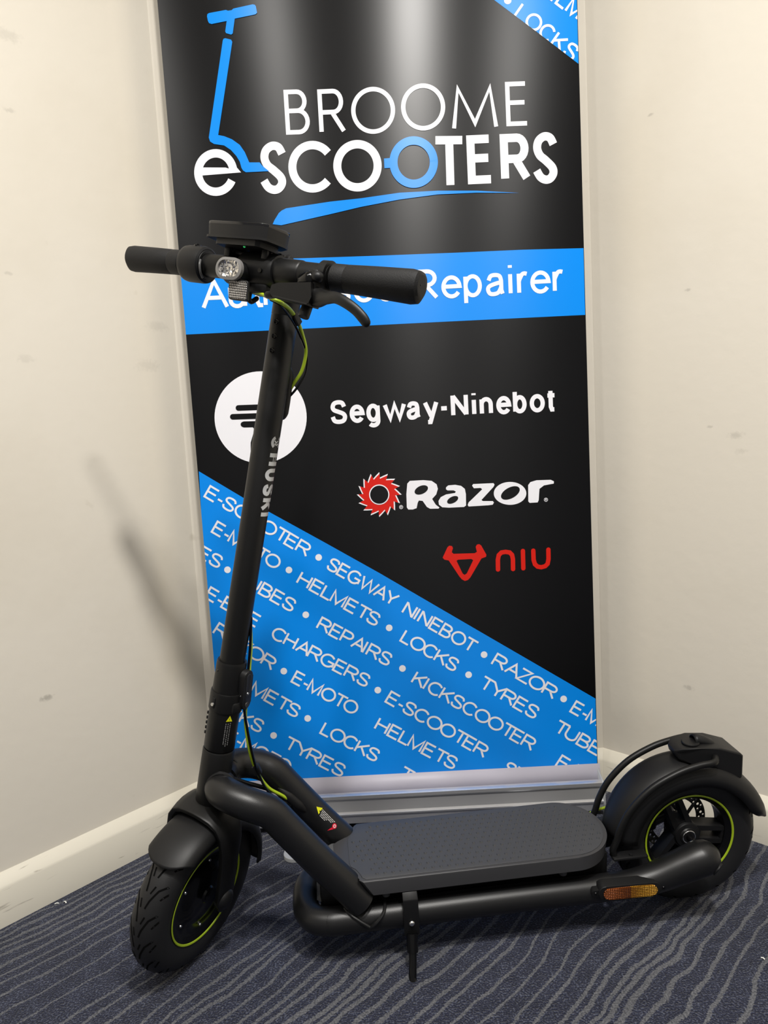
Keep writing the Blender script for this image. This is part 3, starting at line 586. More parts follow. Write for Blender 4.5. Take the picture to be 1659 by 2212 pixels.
# two down tubes with welds
for sgn in (-1, 1):
    dp = [(.060, sgn * .010, .314), (.064, sgn * .031, .3165), (.078, sgn * .048, .3160), (.100, sgn * .0595, .3095), (.121, sgn * .063, .301), (.143, sgn * .062, .287), (.166, sgn * .062, .2565), (.216, sgn * .0625, .190), (.256, sgn * .063, .141), (.278, sgn * .063, .112)]
    dt = P_('down_tube', tube(B(), catmull(dp, 6), .0252, 24), M_TUBE)
    d = (V(dp[-1]) - V(dp[-2])).normalized(); c = V(dp[-1])
    ring = []
    a_ = d.orthogonal().normalized(); b_ = d.cross(a_)
    bm = B()
    wp = []
    for k in range(25):
        q = c + (a_ * cos(2 * pi * k / 24) + b_ * sin(2 * pi * k / 24)) * .0265
        # slide along the tube until it meets the lower tube
        best = min((abs(math.hypot((q + d * s).y - sgn * .063, (q + d * s).z - .083) - .0235), s) for s in [j * .001 - .03 for j in range(60)])
        wp.append(q + d * best[1])
    tube(bm, wp, .0028, 8, None); P_('weld_bead', bm, M_TUBE, parent=dt)
    bm = B(); tube(bm, [(.0635 + .027 * cos(2 * pi * k / 24) * .85, sgn * (.0255 + .002 * cos(2 * pi * k / 24)), .3160 + .0270 * sin(2 * pi * k / 24)) for k in range(25)], .003, 8, None); P_('weld_bead', bm, M_TUBE, parent=dt)
    if sgn > 0:
        bm = B(); tube(bm, catmull([(.150, .041, .268), (.165, .040, .252), (.182, .040, .232), (.196, .042, .216)], 5), [.004, .009, .009, .003], 12, 'round'); P_('cable_port', bm, M_PLASTIC, parent=dt)
        # warning sticker: local 2D on the tube side that faces the stand side
        c0 = V((.192, .0625, .222)); dd = V((.05, 0, -.066)).normalized(); side = V((0, -1, 0)); lat = dd.cross(side).normalized()
        def onT(s, t, h=0.0, r=.0257):
            r = r + h; a = -.75 + (.0065 - t) / r
            return c0 + dd * s + (side * cos(a) + lat * sin(a)) * r
        bm = B()
        def tri(pts, mi):
            q = bm.faces.new([bm.verts.new(onT(*p)) for p in pts]); q.material_index = mi
        sg = 1
        tri([(.012, -.006), (.022, .0), (.012, .006)] if False else [(.023, -.001), (.023, .012), (.011, .0055)], 0)
        for k, ln in enumerate((.034, .032, .028, .020, .014)):
            for j in range(int(ln / .0034)): ribbon(bm, [(.024 + k * .0006 + j * .0034, .0095 - k * .0026), (.024 + k * .0006 + j * .0034 + .0022 + .0008 * ((j + k) % 2), .0095 - k * .0026)], .0010, onT, 1)
        for k in range(1): tri([(.061 + .0046 * cos(a), .004 + .0046 * sin(a)) for a in [j * pi / 6 for j in range(12)]], 2)
        tri([(.058, -.001), (.056, -.010), (.063, -.001)], 2); ribbon(bm, [(.0612 + .0022 * cos(a), .004 + .0022 * sin(a)) for a in [j * pi / 6 for j in range(13)]], .0012, onT, 1, h0=2e-4)
        P_('warning_sticker', bm, [M_YEL, M_WTXT, M_RED], parent=dt, label='warning sticker with yellow triangle and red symbol')
# head tube and headset
hd = P_('head_tube', lathe(B(), [(0, .159), (.0245, .159), (.0258, .162), (.0258, .250), (.0245, .2525), (0, .2525)], seg=40), M_BLACK, FHEAD)
P_('headset_ring', lathe(B(), [(.02, .150), (.0235, .150), (.0245, .153), (.0245, .158), (.02, .158)], seg=40), M_GLOSS, parent=hd)
# folding joint
fj = P_('folding_joint', lathe(B(), [(0, .2535), (.0235, .2535), (.0249, .256), (.0249, .318), (.0245, .322), (.0268, .3225), (.0268, .350), (.0262, .3525), (.0245, .353), (.0242, .400), (.0232, .4035), (0, .4035)], seg=40), M_BLACK, FHAND)
bm = B(); box(bm, (-.0262, .0045, .3365), (.004, .007, .018), .0015); P_('joint_slot', bm, M_DARK, parent=fj)
bm = B(); lathe(bm, [(0, .0018), (.0026, .0018), (.003, 0)], (-.0282, .0045, .3345), (-1, 0, 0), 12); P_('joint_screw', bm, M_STEEL, parent=fj)
bm = B(); lathe(bm, [(0, .0012), (.0016, .0012), (.002, 0)], (-.0225, .0085, .389), (-.93, .36, 0), 10); P_('joint_screw', bm, M_DARK, parent=fj)
bm = B()
for k in range(5): box(bm, (-.0108, .0200, .276 + k * .0085), (.010, .0038, .0050), .0012, Matrix.Rotation(R(-29), 3, 'Z'))
P_('joint_ridge', bm, M_BLACK, parent=fj)
bm = B(); box(bm, (.0265, .004, .298), (.018, .022, .054), .006); box(bm, (.034, .004, .305), (.008, .014, .02), .003); P_('hinge_cover', bm, M_PLASTIC, parent=fj)
# latch lever on the near side of the joint
LR = Matrix.Rotation(R(-6), 3, 'Y')
bl_ = lambda a, b, c: V((.0065, -.0245, .361)) + LR @ V((a, -c, b))
bm = B(); prism(bm, rrect(.0215, .068, .0104, 8), -.004, .0095, .0018, basis=bl_); lt = P_('latch_lever', bm, M_PLASTIC, FHAND, parent=fj)
bm = B()
i2 = rrect(.0078, .036, .0038, 6); i1 = rrect(.0096, .038, .0047, 6)
for (pa, ca), (pb, cb) in (((i1, .0094), (i1, .0100)), ((i1, .0100), (i2, .0100)), ((i2, .0100), (i2, .0094))):
    A = [bm.verts.new(bl_(x, y + .0095, ca)) for x, y in pa]; Bv = [bm.verts.new(bl_(x, y + .0095, cb)) for x, y in pb]; n = len(pa)
    for i in range(n): bm.faces.new((A[i], A[(i + 1) % n], Bv[(i + 1) % n], Bv[i]))
P_('latch_rim', bm, mat('latch_rim_grey', srgb(52, 52, 53), 0.4), parent=lt)
bm = B(); prism(bm, [(x, y + .0095) for x, y in i2], .0090, .0097, basis=bl_); P_('latch_slot', bm, M_DARK, parent=lt)
bm = B(); lathe(bm, [(0, .0012), (.0019, .001), (.0023, 0)], bl_(0, -.0055, .0097), LR @ V((0, -1, 0)), 12); P_('latch_screw', bm, M_STEEL, parent=lt)
bm = B(); lathe(bm, [(0, .0010), (.0011, .0008), (.0013, 0)], bl_(-.0108, -.008, .004), LR @ V((-1, 0, 0)), 12); P_('latch_screw', bm, M_STEEL, parent=lt)
bm = B(); lathe(bm, [(0, .0012), (.0042, .001), (.0046, 0)], bl_(0, -.0255, .0094), LR @ V((0, -1, 0)), 18); P_('latch_button', bm, mat('latch_button_grey', srgb(50, 50, 51), 0.5), parent=lt)
bm = B(); box(bm, (-.004, -.0235, .331), (.020, .012, .020), .005, Matrix.Rotation(R(-14), 3, 'Z')); P_('latch_pivot', bm, M_PLASTIC, FHAND, parent=fj)
# label on the joint
def oncyl(r, a0): return lambda s, z, h=0.0: V(((r + h) * cos(a0 + s / r), (r + h) * sin(a0 + s / r), z))
FA = math.atan2(-.529, -.784)                                   # direction on the stem that faces the camera
bm = B(); f = oncyl(.02515, FA + R(14)); ft_ = oncyl(.0257, FA + R(14))
q = bm.faces.new([bm.verts.new(ft_(s, z)) for s, z in ((-.001, .3095), (.0095, .3095), (.0045, .3195))]); q.material_index = 0
ribbon(bm, [(.0043, .3122), (.0043, .3155)], .0006, oncyl(.0259, FA + R(14)), 2)
for k, (z0, z1) in enumerate(((.306, .269), (.306, .265), (.307, .267))): 
    for j in range(11):
        za = z0 - (z0 - z1) * j / 11; ribbon(bm, [(.0000 + k * .0036, za), (.0000 + k * .0036, za - .0022 - .0006 * (j % 2))], .0013, f, 1)
P_('warning_sticker', bm, [M_YEL, mat('grey_print', srgb(120, 120, 120), 0.5), M_DARK], parent=fj, label='small warning sticker with a yellow triangle')
# stem
stem = P_('stem_tube', lathe(B(), [(0, .395), (.0203, .395), (.0203, .945), (.0200, .9455), (.0200, .9465), (.0204, .947), (.0204, .975), (.0185, .985), (0, .987)], seg=48), M_BLACK, FHAND)
for z in (.935, .914, .893):
    bm = B(); lathe(bm, [(0, -.0004), (.0012, -.0004), (.0022, .0008), (.0034, .0014), (.0040, .0006), (.0042, -.0006)], (-.0203, -.0008, z), (-1, 0, 0), 20); P_('stem_screw', bm, M_GLOSS, parent=stem)
bm = B(); ya = FA + R(55); f = lambda s, z, h=0.0: oncyl(.0204, ya)(s, z, h)      # s: round the stem, towards the rider
HL = dict(UP)
# letters run down the stem, tops towards the rider
def down(x, y, h=0.0): return f(y, .743 - x, h)
text(bm, 'HUSKI', 0, -.0125, .0985, -.0125, .0255, .0062, down, 0, tab={k: (v[0] + .26, v[1], v[2]) for k, v in UP.items()}, maxlen=.003)
for a0, a1 in ((35, 150), (210, 325)): ribbon(bm, [(-.0165 + .0085 * cos(R(a)), .0001 + .0085 * sin(R(a))) for a in range(a0, a1 + 1, 8)], .0046, down, 0)
ribbon(bm, [(-.019, -.0045), (-.016, -.001), (-.019, .0035)], .0022, down, 0); ribbon(bm, [(-.0145, -.0045), (-.0125, 0), (-.0145, .0045)], .0024, down, 0); ribbon(bm, [(-.0175, -.008), (-.0145, -.0092)], .003, down, 0); ribbon(bm, [(-.0165, .0078), (-.0145, .0092)], .003, down, 0)
P_('stem_lettering', bm, M_LOGO, parent=stem, label='silver lettering running down the stem')
bm = B(); tube(bm, catmull([(.0175, -.006, .874), (.022, -.006, .862), (.0235, -.006, .835), (.0235, -.006, .805), (.019, -.006, .796)], 5), [.005, .0085, .009, .009, .005], 16, 'round'); cp = P_('cable_port', bm, M_PLASTIC, parent=stem)
# handlebar
BZ, BR_ = .995, -.0725
hb = P_('handlebar', lathe(B(), [(0, -.235), (.0115, -.235), (.0115, -.118), (.0165, -.117), (.0172, -.072), (.0178, -.0715), (.0186, -.069), (.0192, -.034), (.0186, -.032), (.0165, .02), (.0160, .095), (.0115, .1), (.0115, .235), (0, .235)], (BR_, 0, BZ), (0, 1, 0), 36), M_BLACK, FHAND)
def grip(s, r0, r1, y0, y1):
    bm = B(); ys = [y0, y0 + .001 * s, y0 + .02 * s, y0 + .021 * s, y0 + .022 * s, (y0 + y1) / 2, y1 - .012 * s, y1 - .003 * s, y1]
    k_ = [r0 * .92, r0, r0, r0 * .975, r0 * 1.0, (r0 + r1) / 2, r1, r1 * .93, r1 * .72]; seg = 28; rings = []
    for y, r in zip(ys, k_):
        fl = min(1, max(0, (y - y0) / (y1 - y0))) ** 2                # section swells to a rounded triangle at the outer end
        rings.append([bm.verts.new(V((BR_ + r * cos(a) * (1 - .10 * fl), y, BZ + r * sin(a) * (1 + .10 * fl * cos(3 * a - pi / 2))))) for a in [2 * pi * j / seg for j in range(seg)]])
    for A_, B_ in zip(rings, rings[1:]):
        for j in range(seg): bm.faces.new((A_[j], A_[(j + 1) % seg], B_[(j + 1) % seg], B_[j]))
    bm.faces.new(rings[0]); bm.faces.new(rings[-1]); return bm
g1 = P_('grip', grip(-1, .0182, .0212, -.121, -.249), M_GRIP, FHAND); g2 = P_('grip', grip(1, .0178, .0190, .139, .2465), M_GRIP, FHAND)
bm = B(); lathe(bm, [(0, .0004), (.0011, .0003), (.0012, -.001)], (BR_ - .004, -.2492, BZ + .001), (0, -1, 0), 10); P_('vent_hole', bm, M_DARK, parent=g1)
# stem head and bar clamp
bm = B(); tube(bm, catmull([(0, 0, .955), (-.004, 0, .978), (-.022, 0, .992), (-.05, 0, .995), (BR_, 0, BZ)], 5), [.0200, .0205, .0215, .022, .0215], 24)
lathe(bm, [(.017, -.034), (.0222, -.033), (.0240, -.026), (.0240, .018), (.0222, .026), (.017, .027)], (BR_, 0, BZ), (0, 1, 0), 32)
box(bm, (BR_ + .006, -.004, BZ - .024), (.04, .042, .016), .005)
cl = P_('bar_clamp', bm, M_PLASTIC, FHAND)
bm = B()
for y in (-.018, .006): lathe(bm, [(0, .002), (.003, .002), (.0035, 0)], (BR_ - .0238, y, BZ - .004), (-1, 0, -.1), 12)
P_('clamp_bolt', bm, M_GLOSS, parent=cl)
bm = B(); tube(bm, catmull([(BR_ - .006, .006, .972), (BR_ - .004, .010, .957), (BR_ + .002, .010, .952), (BR_ + .008, .006, .958)], 4), .0035, 10, 'round'); P_('cable_hook', bm, M_PLASTIC, parent=cl)
# throttle
th_ = P_('throttle', lathe(B(), [(.016, .095), (.0200, .095), (.0222, .0945), (.0250, .0965), (.0258, .101), (.0258, .126), (.0248, .131), (.0230, .1335), (.018, .135)], (BR_, 0, BZ), (0, 1, 0), 40), M_PLASTIC, FHAND)
bm = B(); lathe(bm, [(0, .0014), (.0048, .0012), (.0056, -.001)], (BR_ - .006, .113, BZ + .0250), (-.18, 0, 1), 18); lathe(bm, [(0, .0024), (.0022, .0022), (.0026, 0)], (BR_ - .006, .113, BZ + .0250), (-.18, 0, 1), 12); P_('throttle_button', bm, M_GLOSS, parent=th_)
bm = B(); lathe(bm, [(.0165, .0938), (.0204, .0938), (.0210, .0955), (.0165, .0955)], (BR_, 0, BZ), (0, 1, 0), 36); P_('throttle_bore', bm, M_DARK, parent=th_)
bm = B(); tube(bm, catmull([(BR_ - .018, .0935, BZ + .003), (BR_ - .0205, .091, BZ - .005), (BR_ - .017, .091, BZ - .014), (BR_ - .010, .093, BZ - .019)], 5), .0017, 8, 'round'); P_('throttle_wire', bm, mat('wire_sheath', srgb(90, 90, 90), 0.3), parent=th_)
# headlight
bas = lambda a, b, c: V((-.1125 - c, .0215 + a * .9, .9865 + b * .9))
bm = B(); prism(bm, rrect(.046, .030, .0148, 8), -.032, -.0075, basis=bas); hl = P_('headlight', bm, M_PLASTIC, FHAND)
bm = B()
o_, i_ = rrect(.049, .0325, .0160, 8), rrect(.040, .024, .0118, 8); n = len(o_)
for (pa, ca), (pb, cb) in (((o_, -.004), (o_, .0015)), ((o_, .0015), (i_, .0024)), ((i_, .0024), (i_, -.003))):
    A = [bm.verts.new(bas(x, y, ca)) for x, y in pa]; Bv = [bm.verts.new(bas(x, y, cb)) for x, y in pb]
    for i in range(n): bm.faces.new((A[i], A[(i + 1) % n], Bv[(i + 1) % n], Bv[i]))
P_('headlight_bezel', bm, mat('bezel_grey', srgb(120, 118, 116), 0.4), parent=hl)
bm = B(); nx, ny = 14, 9; gv = {}
for i in range(nx + 1):
    for j in range(ny + 1):
        x = (i / nx - .5) * .042; y = (j / ny - .5) * .026
        gv[i, j] = bm.verts.new(bas(x, y, .0006 - .006 * (1 - (2 * i / nx - 1) ** 2) * (1 - (2 * j / ny - 1) ** 2) + random.uniform(-.0016, .0016)))
for i in range(nx):
    for j in range(ny):
        cx_, cy_ = ((i + .5) / nx - .5) * .042, ((j + .5) / ny - .5) * .026
        dx = max(0, abs(cx_) - .0082); 
        if math.hypot(dx, cy_) < .0125: bm.faces.new((gv[i, j], gv[i + 1, j], gv[i + 1, j + 1], gv[i, j + 1]))
bmesh.ops.triangulate(bm, faces=bm.faces[:])
P_('headlight_reflector', bm, mat('lamp_reflector_chrome', (0.85, 0.83, 0.80), 0.12, 1.0), parent=hl, angle=5)
# front reflector
def prismatic(name, col, rough, metal, sc_):
    m = mat(name, col, rough, metal); nt = m.node_tree; p = nt.nodes['Principled BSDF']
    tc = nt.nodes.new('ShaderNodeTexCoord'); vo = nt.nodes.new('ShaderNodeTexVoronoi'); vo.inputs['Scale'].default_value = sc_; vo.inputs['Randomness'].default_value = 0.12
    nt.links.new(tc.outputs['Object'], vo.inputs['Vector']); b = nt.nodes.new('ShaderNodeBump'); b.inputs['Distance'].default_value = 0.004; b.inputs['Strength'].default_value = 1
    nt.links.new(vo.outputs['Distance'], b.inputs['Height'])
    cr = nt.nodes.new('ShaderNodeValToRGB'); e = cr.color_ramp.elements; e[0].position = 0.15; e[0].color = (*[min(1, c * 1.5) for c in col], 1); e[1].position = 0.55; e[1].color = (*[c * .25 for c in col], 1)
    nt.links.new(vo.outputs['Distance'], cr.inputs[0]); nt.links.new(cr.outputs[0], p.inputs['Base Color']); nt.links.new(b.outputs[0], p.inputs['Normal']); return m
bas2 = lambda a, b, c: V((-.108 - c, .0050 + a * 1.15 + b * .18, .9605 + b * 1.15))
bm = B(); prism(bm, rrect(.0285, .0235, .003, 4), -.004, 0, .0006, basis=bas2); fr_ = P_('front_reflector', bm, M_DARK, FHAND)
bm = B(); prism(bm, rrect(.0255, .0205, .0022, 4), 0, .0008, basis=bas2); P_('reflector_lens', bm, prismatic('clear_prism', (0.45, 0.43, 0.41), 0.2, 0.6, 330), parent=fr_)
bm = B(); box(bm, (-.098, .010, .973), (.02, .012, .008), .002); P_('reflector_bracket', bm, M_PLASTIC, parent=fr_)
# display unit and its mount
bm = B()
dpoly = [(-.111, .068), (-.114, .062), (-.1165, -.026), (-.112, -.034), (-.082, -.0405), (-.070, -.038), (-.058, -.020), (-.056, .060), (-.062, .068)]
tilt = lambda x, y, z: V((x, y, z + .030 * (x + .113) * -0.2))
prism(bm, [(x * .985 - .0012, y * .97) for x, y in dpoly], 1.0285, 1.0435, basis=tilt, top=dpoly)
ds = P_('display_unit', bm, M_PLASTIC, FHAND)
bm = B(); prism(bm, dpoly, 1.0436, 1.0476, .0012, basis=tilt); P_('display_screen', bm, mat('screen_glass', (0.006, 0.006, 0.007), 0.08), parent=ds)
bm = B(); prism(bm, [(x * 1.0 - .0006, y * 1.01) for x, y in dpoly], 1.0258, 1.0290, basis=tilt); P_('display_bezel', bm, M_PLASTIC, parent=ds)
bm = B(); prism(bm, [(x * .86 - .012, y * .74 + .004) for x, y in dpoly], 1.0185, 1.0258, basis=tilt); P_('display_base', bm, M_PLASTIC, parent=ds)
bm = B()
for y in (.046, -.018):
    lathe(bm, [(.0175, y - .006), (.0225, y - .006), (.0225, y + .006), (.0175, y + .006)], (BR_, 0, BZ), (0, 1, 0), 28, closed=True)
    box(bm, (BR_ - .004, y, BZ + .0225), (.016, .010, .014), .002); box(bm, (BR_ + .015, y, BZ + .02), (.008, .01, .016), .002)
    box(bm, (BR_ - .018, y, BZ + .018), (.006, .010, .014), .002)
box(bm, (BR_ + .004, .012, BZ + .0185), (.03, .072, .004), .001); box(bm, (BR_ + .022, -.026, BZ + .016), (.016, .012, .026), .004, Matrix.Rotation(R(35), 3, 'Y'))
P_('display_mount', bm, M_PLASTIC, FHAND)
bm = B(); ball(bm, (-.104, .008, 1.0185), .0016); P_('green_glint', bm, M_GREEN, parent=ds)  # faint green reflection below the display, built as a glowing dot
# brake lever and bell
bm = B(); lathe(bm, [(.0165, -.116), (.0212, -.1155), (.0212, -.1045), (.0165, -.104)], (BR_, 0, BZ), (0, 1, 0), 30)
box(bm, (BR_ - .022, -.110, BZ - .012), (.022, .012, .03), .003)
prism(bm, [(-.052, .9715), (-.062, .975), (-.112, .980), (-.116, .962), (-.112, .951), (-.056, .956), (-.050, .962)], -.112, -.084, .002, basis=lambda y, z, x: V((x, y, z)))
bk = P_('brake_lever', bm, M_BLACK, FHAND)
bm = B(); prism(bm, [(-.058, .9585), (-.112, .9535), (-.112, .9515), (-.058, .9565)], -.1135, -.1122, basis=lambda y, z, x: V((x, y, z))); P_('bracket_groove', bm, M_DARK, parent=bk)
bl_pts = catmull([(-.098, -.106, .966), (-.102, -.122, .963), (-.112, -.140, .963), (-.120, -.158, .963), (-.123, -.175, .958), (-.123, -.190, .951), (-.122, -.201, .943), (-.121, -.206, .938)], 5)
P_('lever_blade', tube(B(), bl_pts, [.0135, .0125, .0085, .0072, .0068, .0066, .0068, .0062], 18, 'round', flat=.62), M_BLACK, parent=bk)
P_('lever_pivot', lathe(B(), [(0, -.009), (.0068, -.009), (.0075, -.007), (.0075, .007), (.0068, .009), (0, .009)], (-.096, -.100, .9455), (.3, 0, .95), 20), M_BLACK, parent=bk)
bm = B(); tube(bm, [(-.10, -.050, .962), (-.10, -.040, .9605)], .006, 14, 'round'); P_('cable_adjuster', bm, M_GLOSS, parent=bk)
bm = B(); lathe(bm, [(0, .0145), (.006, .0140), (.0098, .011), (.0115, .006), (.0115, -.008), (.010, -.0105), (0, -.011)], (-.098, -.098, .984), (-.25, -.9, .25), 24)
be = P_('bell', bm, M_GLOSS, FHAND)
bm = B(); lathe(bm, [(.005, .0142), (.0072, .0148), (.0072, .0128), (.005, .0128)], (-.098, -.098, .984), (-.25, -.9, .25), 20); P_('bell_ring', bm, M_PLASTIC, parent=be)
bm = B(); ball(bm, (-.105, -.116, .9885), .0085, (.9, 1.0, .85)); P_('bell_striker', bm, M_PLASTIC, parent=be)
bm = B(); ball(bm, (-.103, -.109, .991), .003); tube(bm, [(-.100, -.108, .990), (-.103, -.113, .993)], .0014, 8, 'round'); P_('bell_spring', bm, M_STEEL, parent=be)
# cables round the stem
P_('brake_cable', tube(B(), catmull([(-.072, .010, .966), (-.080, -.010, .9635), (-.086, -.030, .959), (-.080, -.046, .955), (-.045, -.038, .952), (-.015, -.033, .941), (.010, -.0295, .923), (.026, -.029, .901), (.031, -.024, .873), (.0285, -.015, .852), (.0245, -.0105, .838)], 8), .0027, 12, 'round'), M_LIME, FHAND, label='lime green brake cable looping down to the stem')
P_('electric_cable', tube(B(), catmull([(-.085, -.034, .956), (-.070, -.039, .953), (-.040, -.035, .944), (-.010, -.0305, .931), (.015, -.029, .913), (.031, -.029, .895), (.0375, -.026, .870), (.031, -.020, .846), (.0245, -.011, .828)], 8), .0019, 10, 'round'), M_GLOSS, FHAND)
bm = B(); box(bm, (-.020, -.0345, .9425), (.020, .008, .010), .001, Matrix.Rotation(R(35), 3, 'Y')); P_('cable_clip', bm, M_PLASTIC, FHAND)
# cables between stem and frame
P_('brake_cable', tube(B(), catmull([(.129, .0, .582), (.1265, .0, .54), (.1215, -.002, .505), (.119, -.004, .47), (.111, -.004, .442), (.108, -.002, .406), (.111, .004, .354), (.119, .011, .317), (.134, .021, .282), (.156, .031, .258), (.178, .043, .230)], 8), .0027, 12, 'round'), M_LIME, label='lime green brake cable dropping into the frame')
P_('electric_cable', tube(B(), catmull([(.131, -.003, .591), (.1255, -.004, .541), (.120, -.005, .506), (.116, -.009, .47), (.109, -.008, .444), (.110, -.004, .406), (.116, -.001, .347), (.123, .005, .313), (.132, .013, .283), (.148, .026, .256), (.186, .042, .222)], 8), .0022, 10, 'round'), M_GLOSS)
P_('motor_cable', tube(B(), catmull([(.070, .0, .322), (.098, .0, .308), (.116, .010, .294), (.137, .025, .275), (.160, .040, .252)], 6), .0036, 12, 'round'), M_GLOSS)
bm = B(); box(bm, (.119, .0075, .325), (.012, .011, .017), .0015, Matrix.Rotation(R(-20), 3, 'Y')); P_('cable_clip', bm, M_PLASTIC)
P_('brake_cable', tube(B(), catmull([(.690, .040, .140), (.712, .050, .147), (.74, .056, .151), (.80, .058, .150), (.85, .060, .155)], 6), .0027, 12, 'round'), M_LIME, label='lime green brake cable behind the deck')
# deck
def outline(w_, xr_, xs, front):
    rr = [(xs + (xr_ - xs) * sin(R(a)), -w_ * cos(R(a))) for a in range(0, 181, 6)]
    return front(-1) + rr + front(1)[::-1]
fr1 = lambda s: [(.236, s * .028), (.246, s * .034), (.256, s * .040), (.266, s * .048), (.272, s * .060), (.274, s * .072), (.281, s * .079)]
fr2 = lambda s: [(.250, s * .028), (.262, s * .034), (.272, s * .040), (.282, s * .048), (.288, s * .060), (.290, s * .072), (.297, s * .079)]
bm = B(); prism(bm, outline(.0785, .713, .640, fr2), .133, .1585, .0022, top=outline(.079, .716, .642, fr1))
deck = P_('deck', bm, M_DECK)
fr3 = lambda s: [(.262, s * .030), (.264, s * .040), (.272, s * .046), (.278, s * .058), (.280, s * .068), (.287, s * .0735)]
bm = B(); prism(bm, outline(.0735, .7095, .642, fr3), .1583, .1595, .0006)
rr_ = random.Random(3)
for i in range(33):
    for j in range(-5, 6):
        x = .272 + i * .0133 + (.00665 if j % 2 else 0); y = j * .0126
        if abs(y) > .067: continue
        if x > .642 and ((x - .642) / .062) ** 2 + (y / .067) ** 2 > 1: continue
        if x < .292 and abs(y) > .036: continue
        # small crescent bump
        ring = [bm.verts.new(V((x + .0030 * cos(a), y + .0036 * sin(a), .1595))) for a in [2 * pi * k / 8 for k in range(8)]]
        top_ = [bm.verts.new(V((x - .0004 + .0014 * cos(a), y - .0004 + .0018 * sin(a), .1612))) for a in [2 * pi * k / 8 for k in range(8)]]
        for k in range(8): bm.faces.new((ring[k], ring[(k + 1) % 8], top_[(k + 1) % 8], top_[k]))
        bm.faces.new(top_)
P_('tread_mat', bm, M_MAT, parent=deck)
bm = B(); prism(bm, [(.204, -.030), (.212, -.036), (.262, -.036), (.262, .036), (.212, .036), (.204, .030)], .098, .1572, .002, top=[(.228, -.028), (.234, -.032), (.262, -.032), (.262, .032), (.234, .032), (.228, .028)]); P_('deck_nose', bm, mat('deck_nose_grey', srgb(84, 85, 87), 0.45), parent=deck)
for x in (.318, .618):
    for s in (-1, 1): bm = B(); lathe(bm, [(.0, -.012), (.0065, -.012), (.0075, 0), (0, 0)], (x, s * .066, .1335), (0, 0, 1), 16); P_('rubber_buffer', bm, M_DECK, parent=deck)
bm = B(); box(bm, (.46, 0, .098), (.50, .080, .068), .008); P_('battery_case', bm, M_DARK)
# kickstand
bm = B(); pts = [(-.062, .1325), (-.078, .1315), (-.0865, .122), (-.0895, .100), (-.0905, .060)]; hw = .0125
A = []
for i, (y, z) in enumerate(pts):
    A.append([bm.verts.new(V((.3555 + s * hw, y, z))) for s in (-1, 1)])
for a, b in zip(A, A[1:]): bm.faces.new((a[0], a[1], b[1], b[0]))
ks = P_('kickstand', bm, M_PLASTIC, mods=[('SOLIDIFY', dict(thickness=.004, offset=-1.0)), ('BEVEL', dict(width=.0012, segments=2))])
ks['label'] = 'folded-out kickstand under the deck'
bm = B(); tube(bm, [(.3555, -.0885, .064), (.3545, -.096, .048), (.354, -.100, .039)], .0092, 16); tube(bm, catmull([(.354, -.100, .040), (.3525, -.108, .026), (.3505, -.116, .013), (.350, -.119, .008), (.3505, -.124, .002)], 4), .0063, 16, 'round'); P_('stand_leg', bm, M_GLOSS, parent=ks)
bm = B(); lathe(bm, [(0, .0028), (.0030, .0024), (.0045, .0008), (.0046, 0)], (.3558, -.0906, .083), (0, -1, 0.05), 18); P_('stand_bolt', bm, M_STEEL, parent=ks, label='bright round bolt')
# side reflector (amber) on its pad, the far side has its twin
for s in (-1, 1):
    zc = .0955 if s < 0 else .0955
    yb = s * .0895; sl = .006
    bs = lambda a, b, c: V((.7245 + a, s * (.0930 + a * .04 + c), .0945 + b * .96 - c * .1))
    bm = B(); prism(bm, [(x * 1.0, y) for x, y in rrect(.108, .0265, .0132, 8)], -.018, .0, .001, basis=bs)
    prism(bm, rrect(.130, .011, .0054, 5), -.018, -.002, basis=bs)
    sr = P_('side_reflector', bm, M_PLASTIC, label='amber side reflector on a black pad' if s < 0 else None)
    bm = B(); full = rrect(.0915, .0205, .0102, 8)
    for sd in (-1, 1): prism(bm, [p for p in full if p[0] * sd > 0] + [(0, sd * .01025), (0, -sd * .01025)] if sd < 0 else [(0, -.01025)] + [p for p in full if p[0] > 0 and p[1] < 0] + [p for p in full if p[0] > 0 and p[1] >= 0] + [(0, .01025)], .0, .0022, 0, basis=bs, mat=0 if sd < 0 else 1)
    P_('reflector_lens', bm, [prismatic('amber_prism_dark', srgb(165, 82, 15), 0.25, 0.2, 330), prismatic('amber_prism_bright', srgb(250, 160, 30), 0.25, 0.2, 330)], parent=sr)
    for dx in (-.058, .058): bm = B(); lathe(bm, [(0, .001), (.002, .001), (.0026, 0)], bs(dx, 0, -.0018), (0, s, 0), 12); P_('pad_screw', bm, M_GLOSS, parent=sr)

# ---- wheels: lathe round the axle (y)
def tyre(fr_, hub, name='tire'):
    pr = [(.0815, -.0215), (.0835, -.0250), (.093, -.0282), (.103, -.0290), (.113, -.0272), (.1215, -.0225), (.1275, -.014), (.1302, -.006), (.1306, 0)]
    pr = pr + [(r, -y) for r, y in pr[-2::-1]]
    return lathe(B(), pr, hub, (0, 1, 0), 80, closed=True)
def prof_y(r):                                      # half width of the tyre at radius r
    T_ = [(.103, .0290), (.113, .0272), (.1215, .0225), (.1275, .014), (.1302, .006), (.1306, 0)]
    for (a, b), (c, d) in zip(T_, T_[1:]):
        if a <= r <= c: return b + (d - b) * (r - a) / (c - a)
    return 0
def surf(y):                                        # tyre radius at |y|
    y = abs(y); T_ = [(0, .1306), (.006, .1302), (.014, .1275), (.0225, .1215), (.0272, .113), (.0290, .103)]
    for (a, b), (c, d) in zip(T_, T_[1:]):
        if a <= y <= c: return b + (d - b) * (y - a) / (c - a)
    return .103
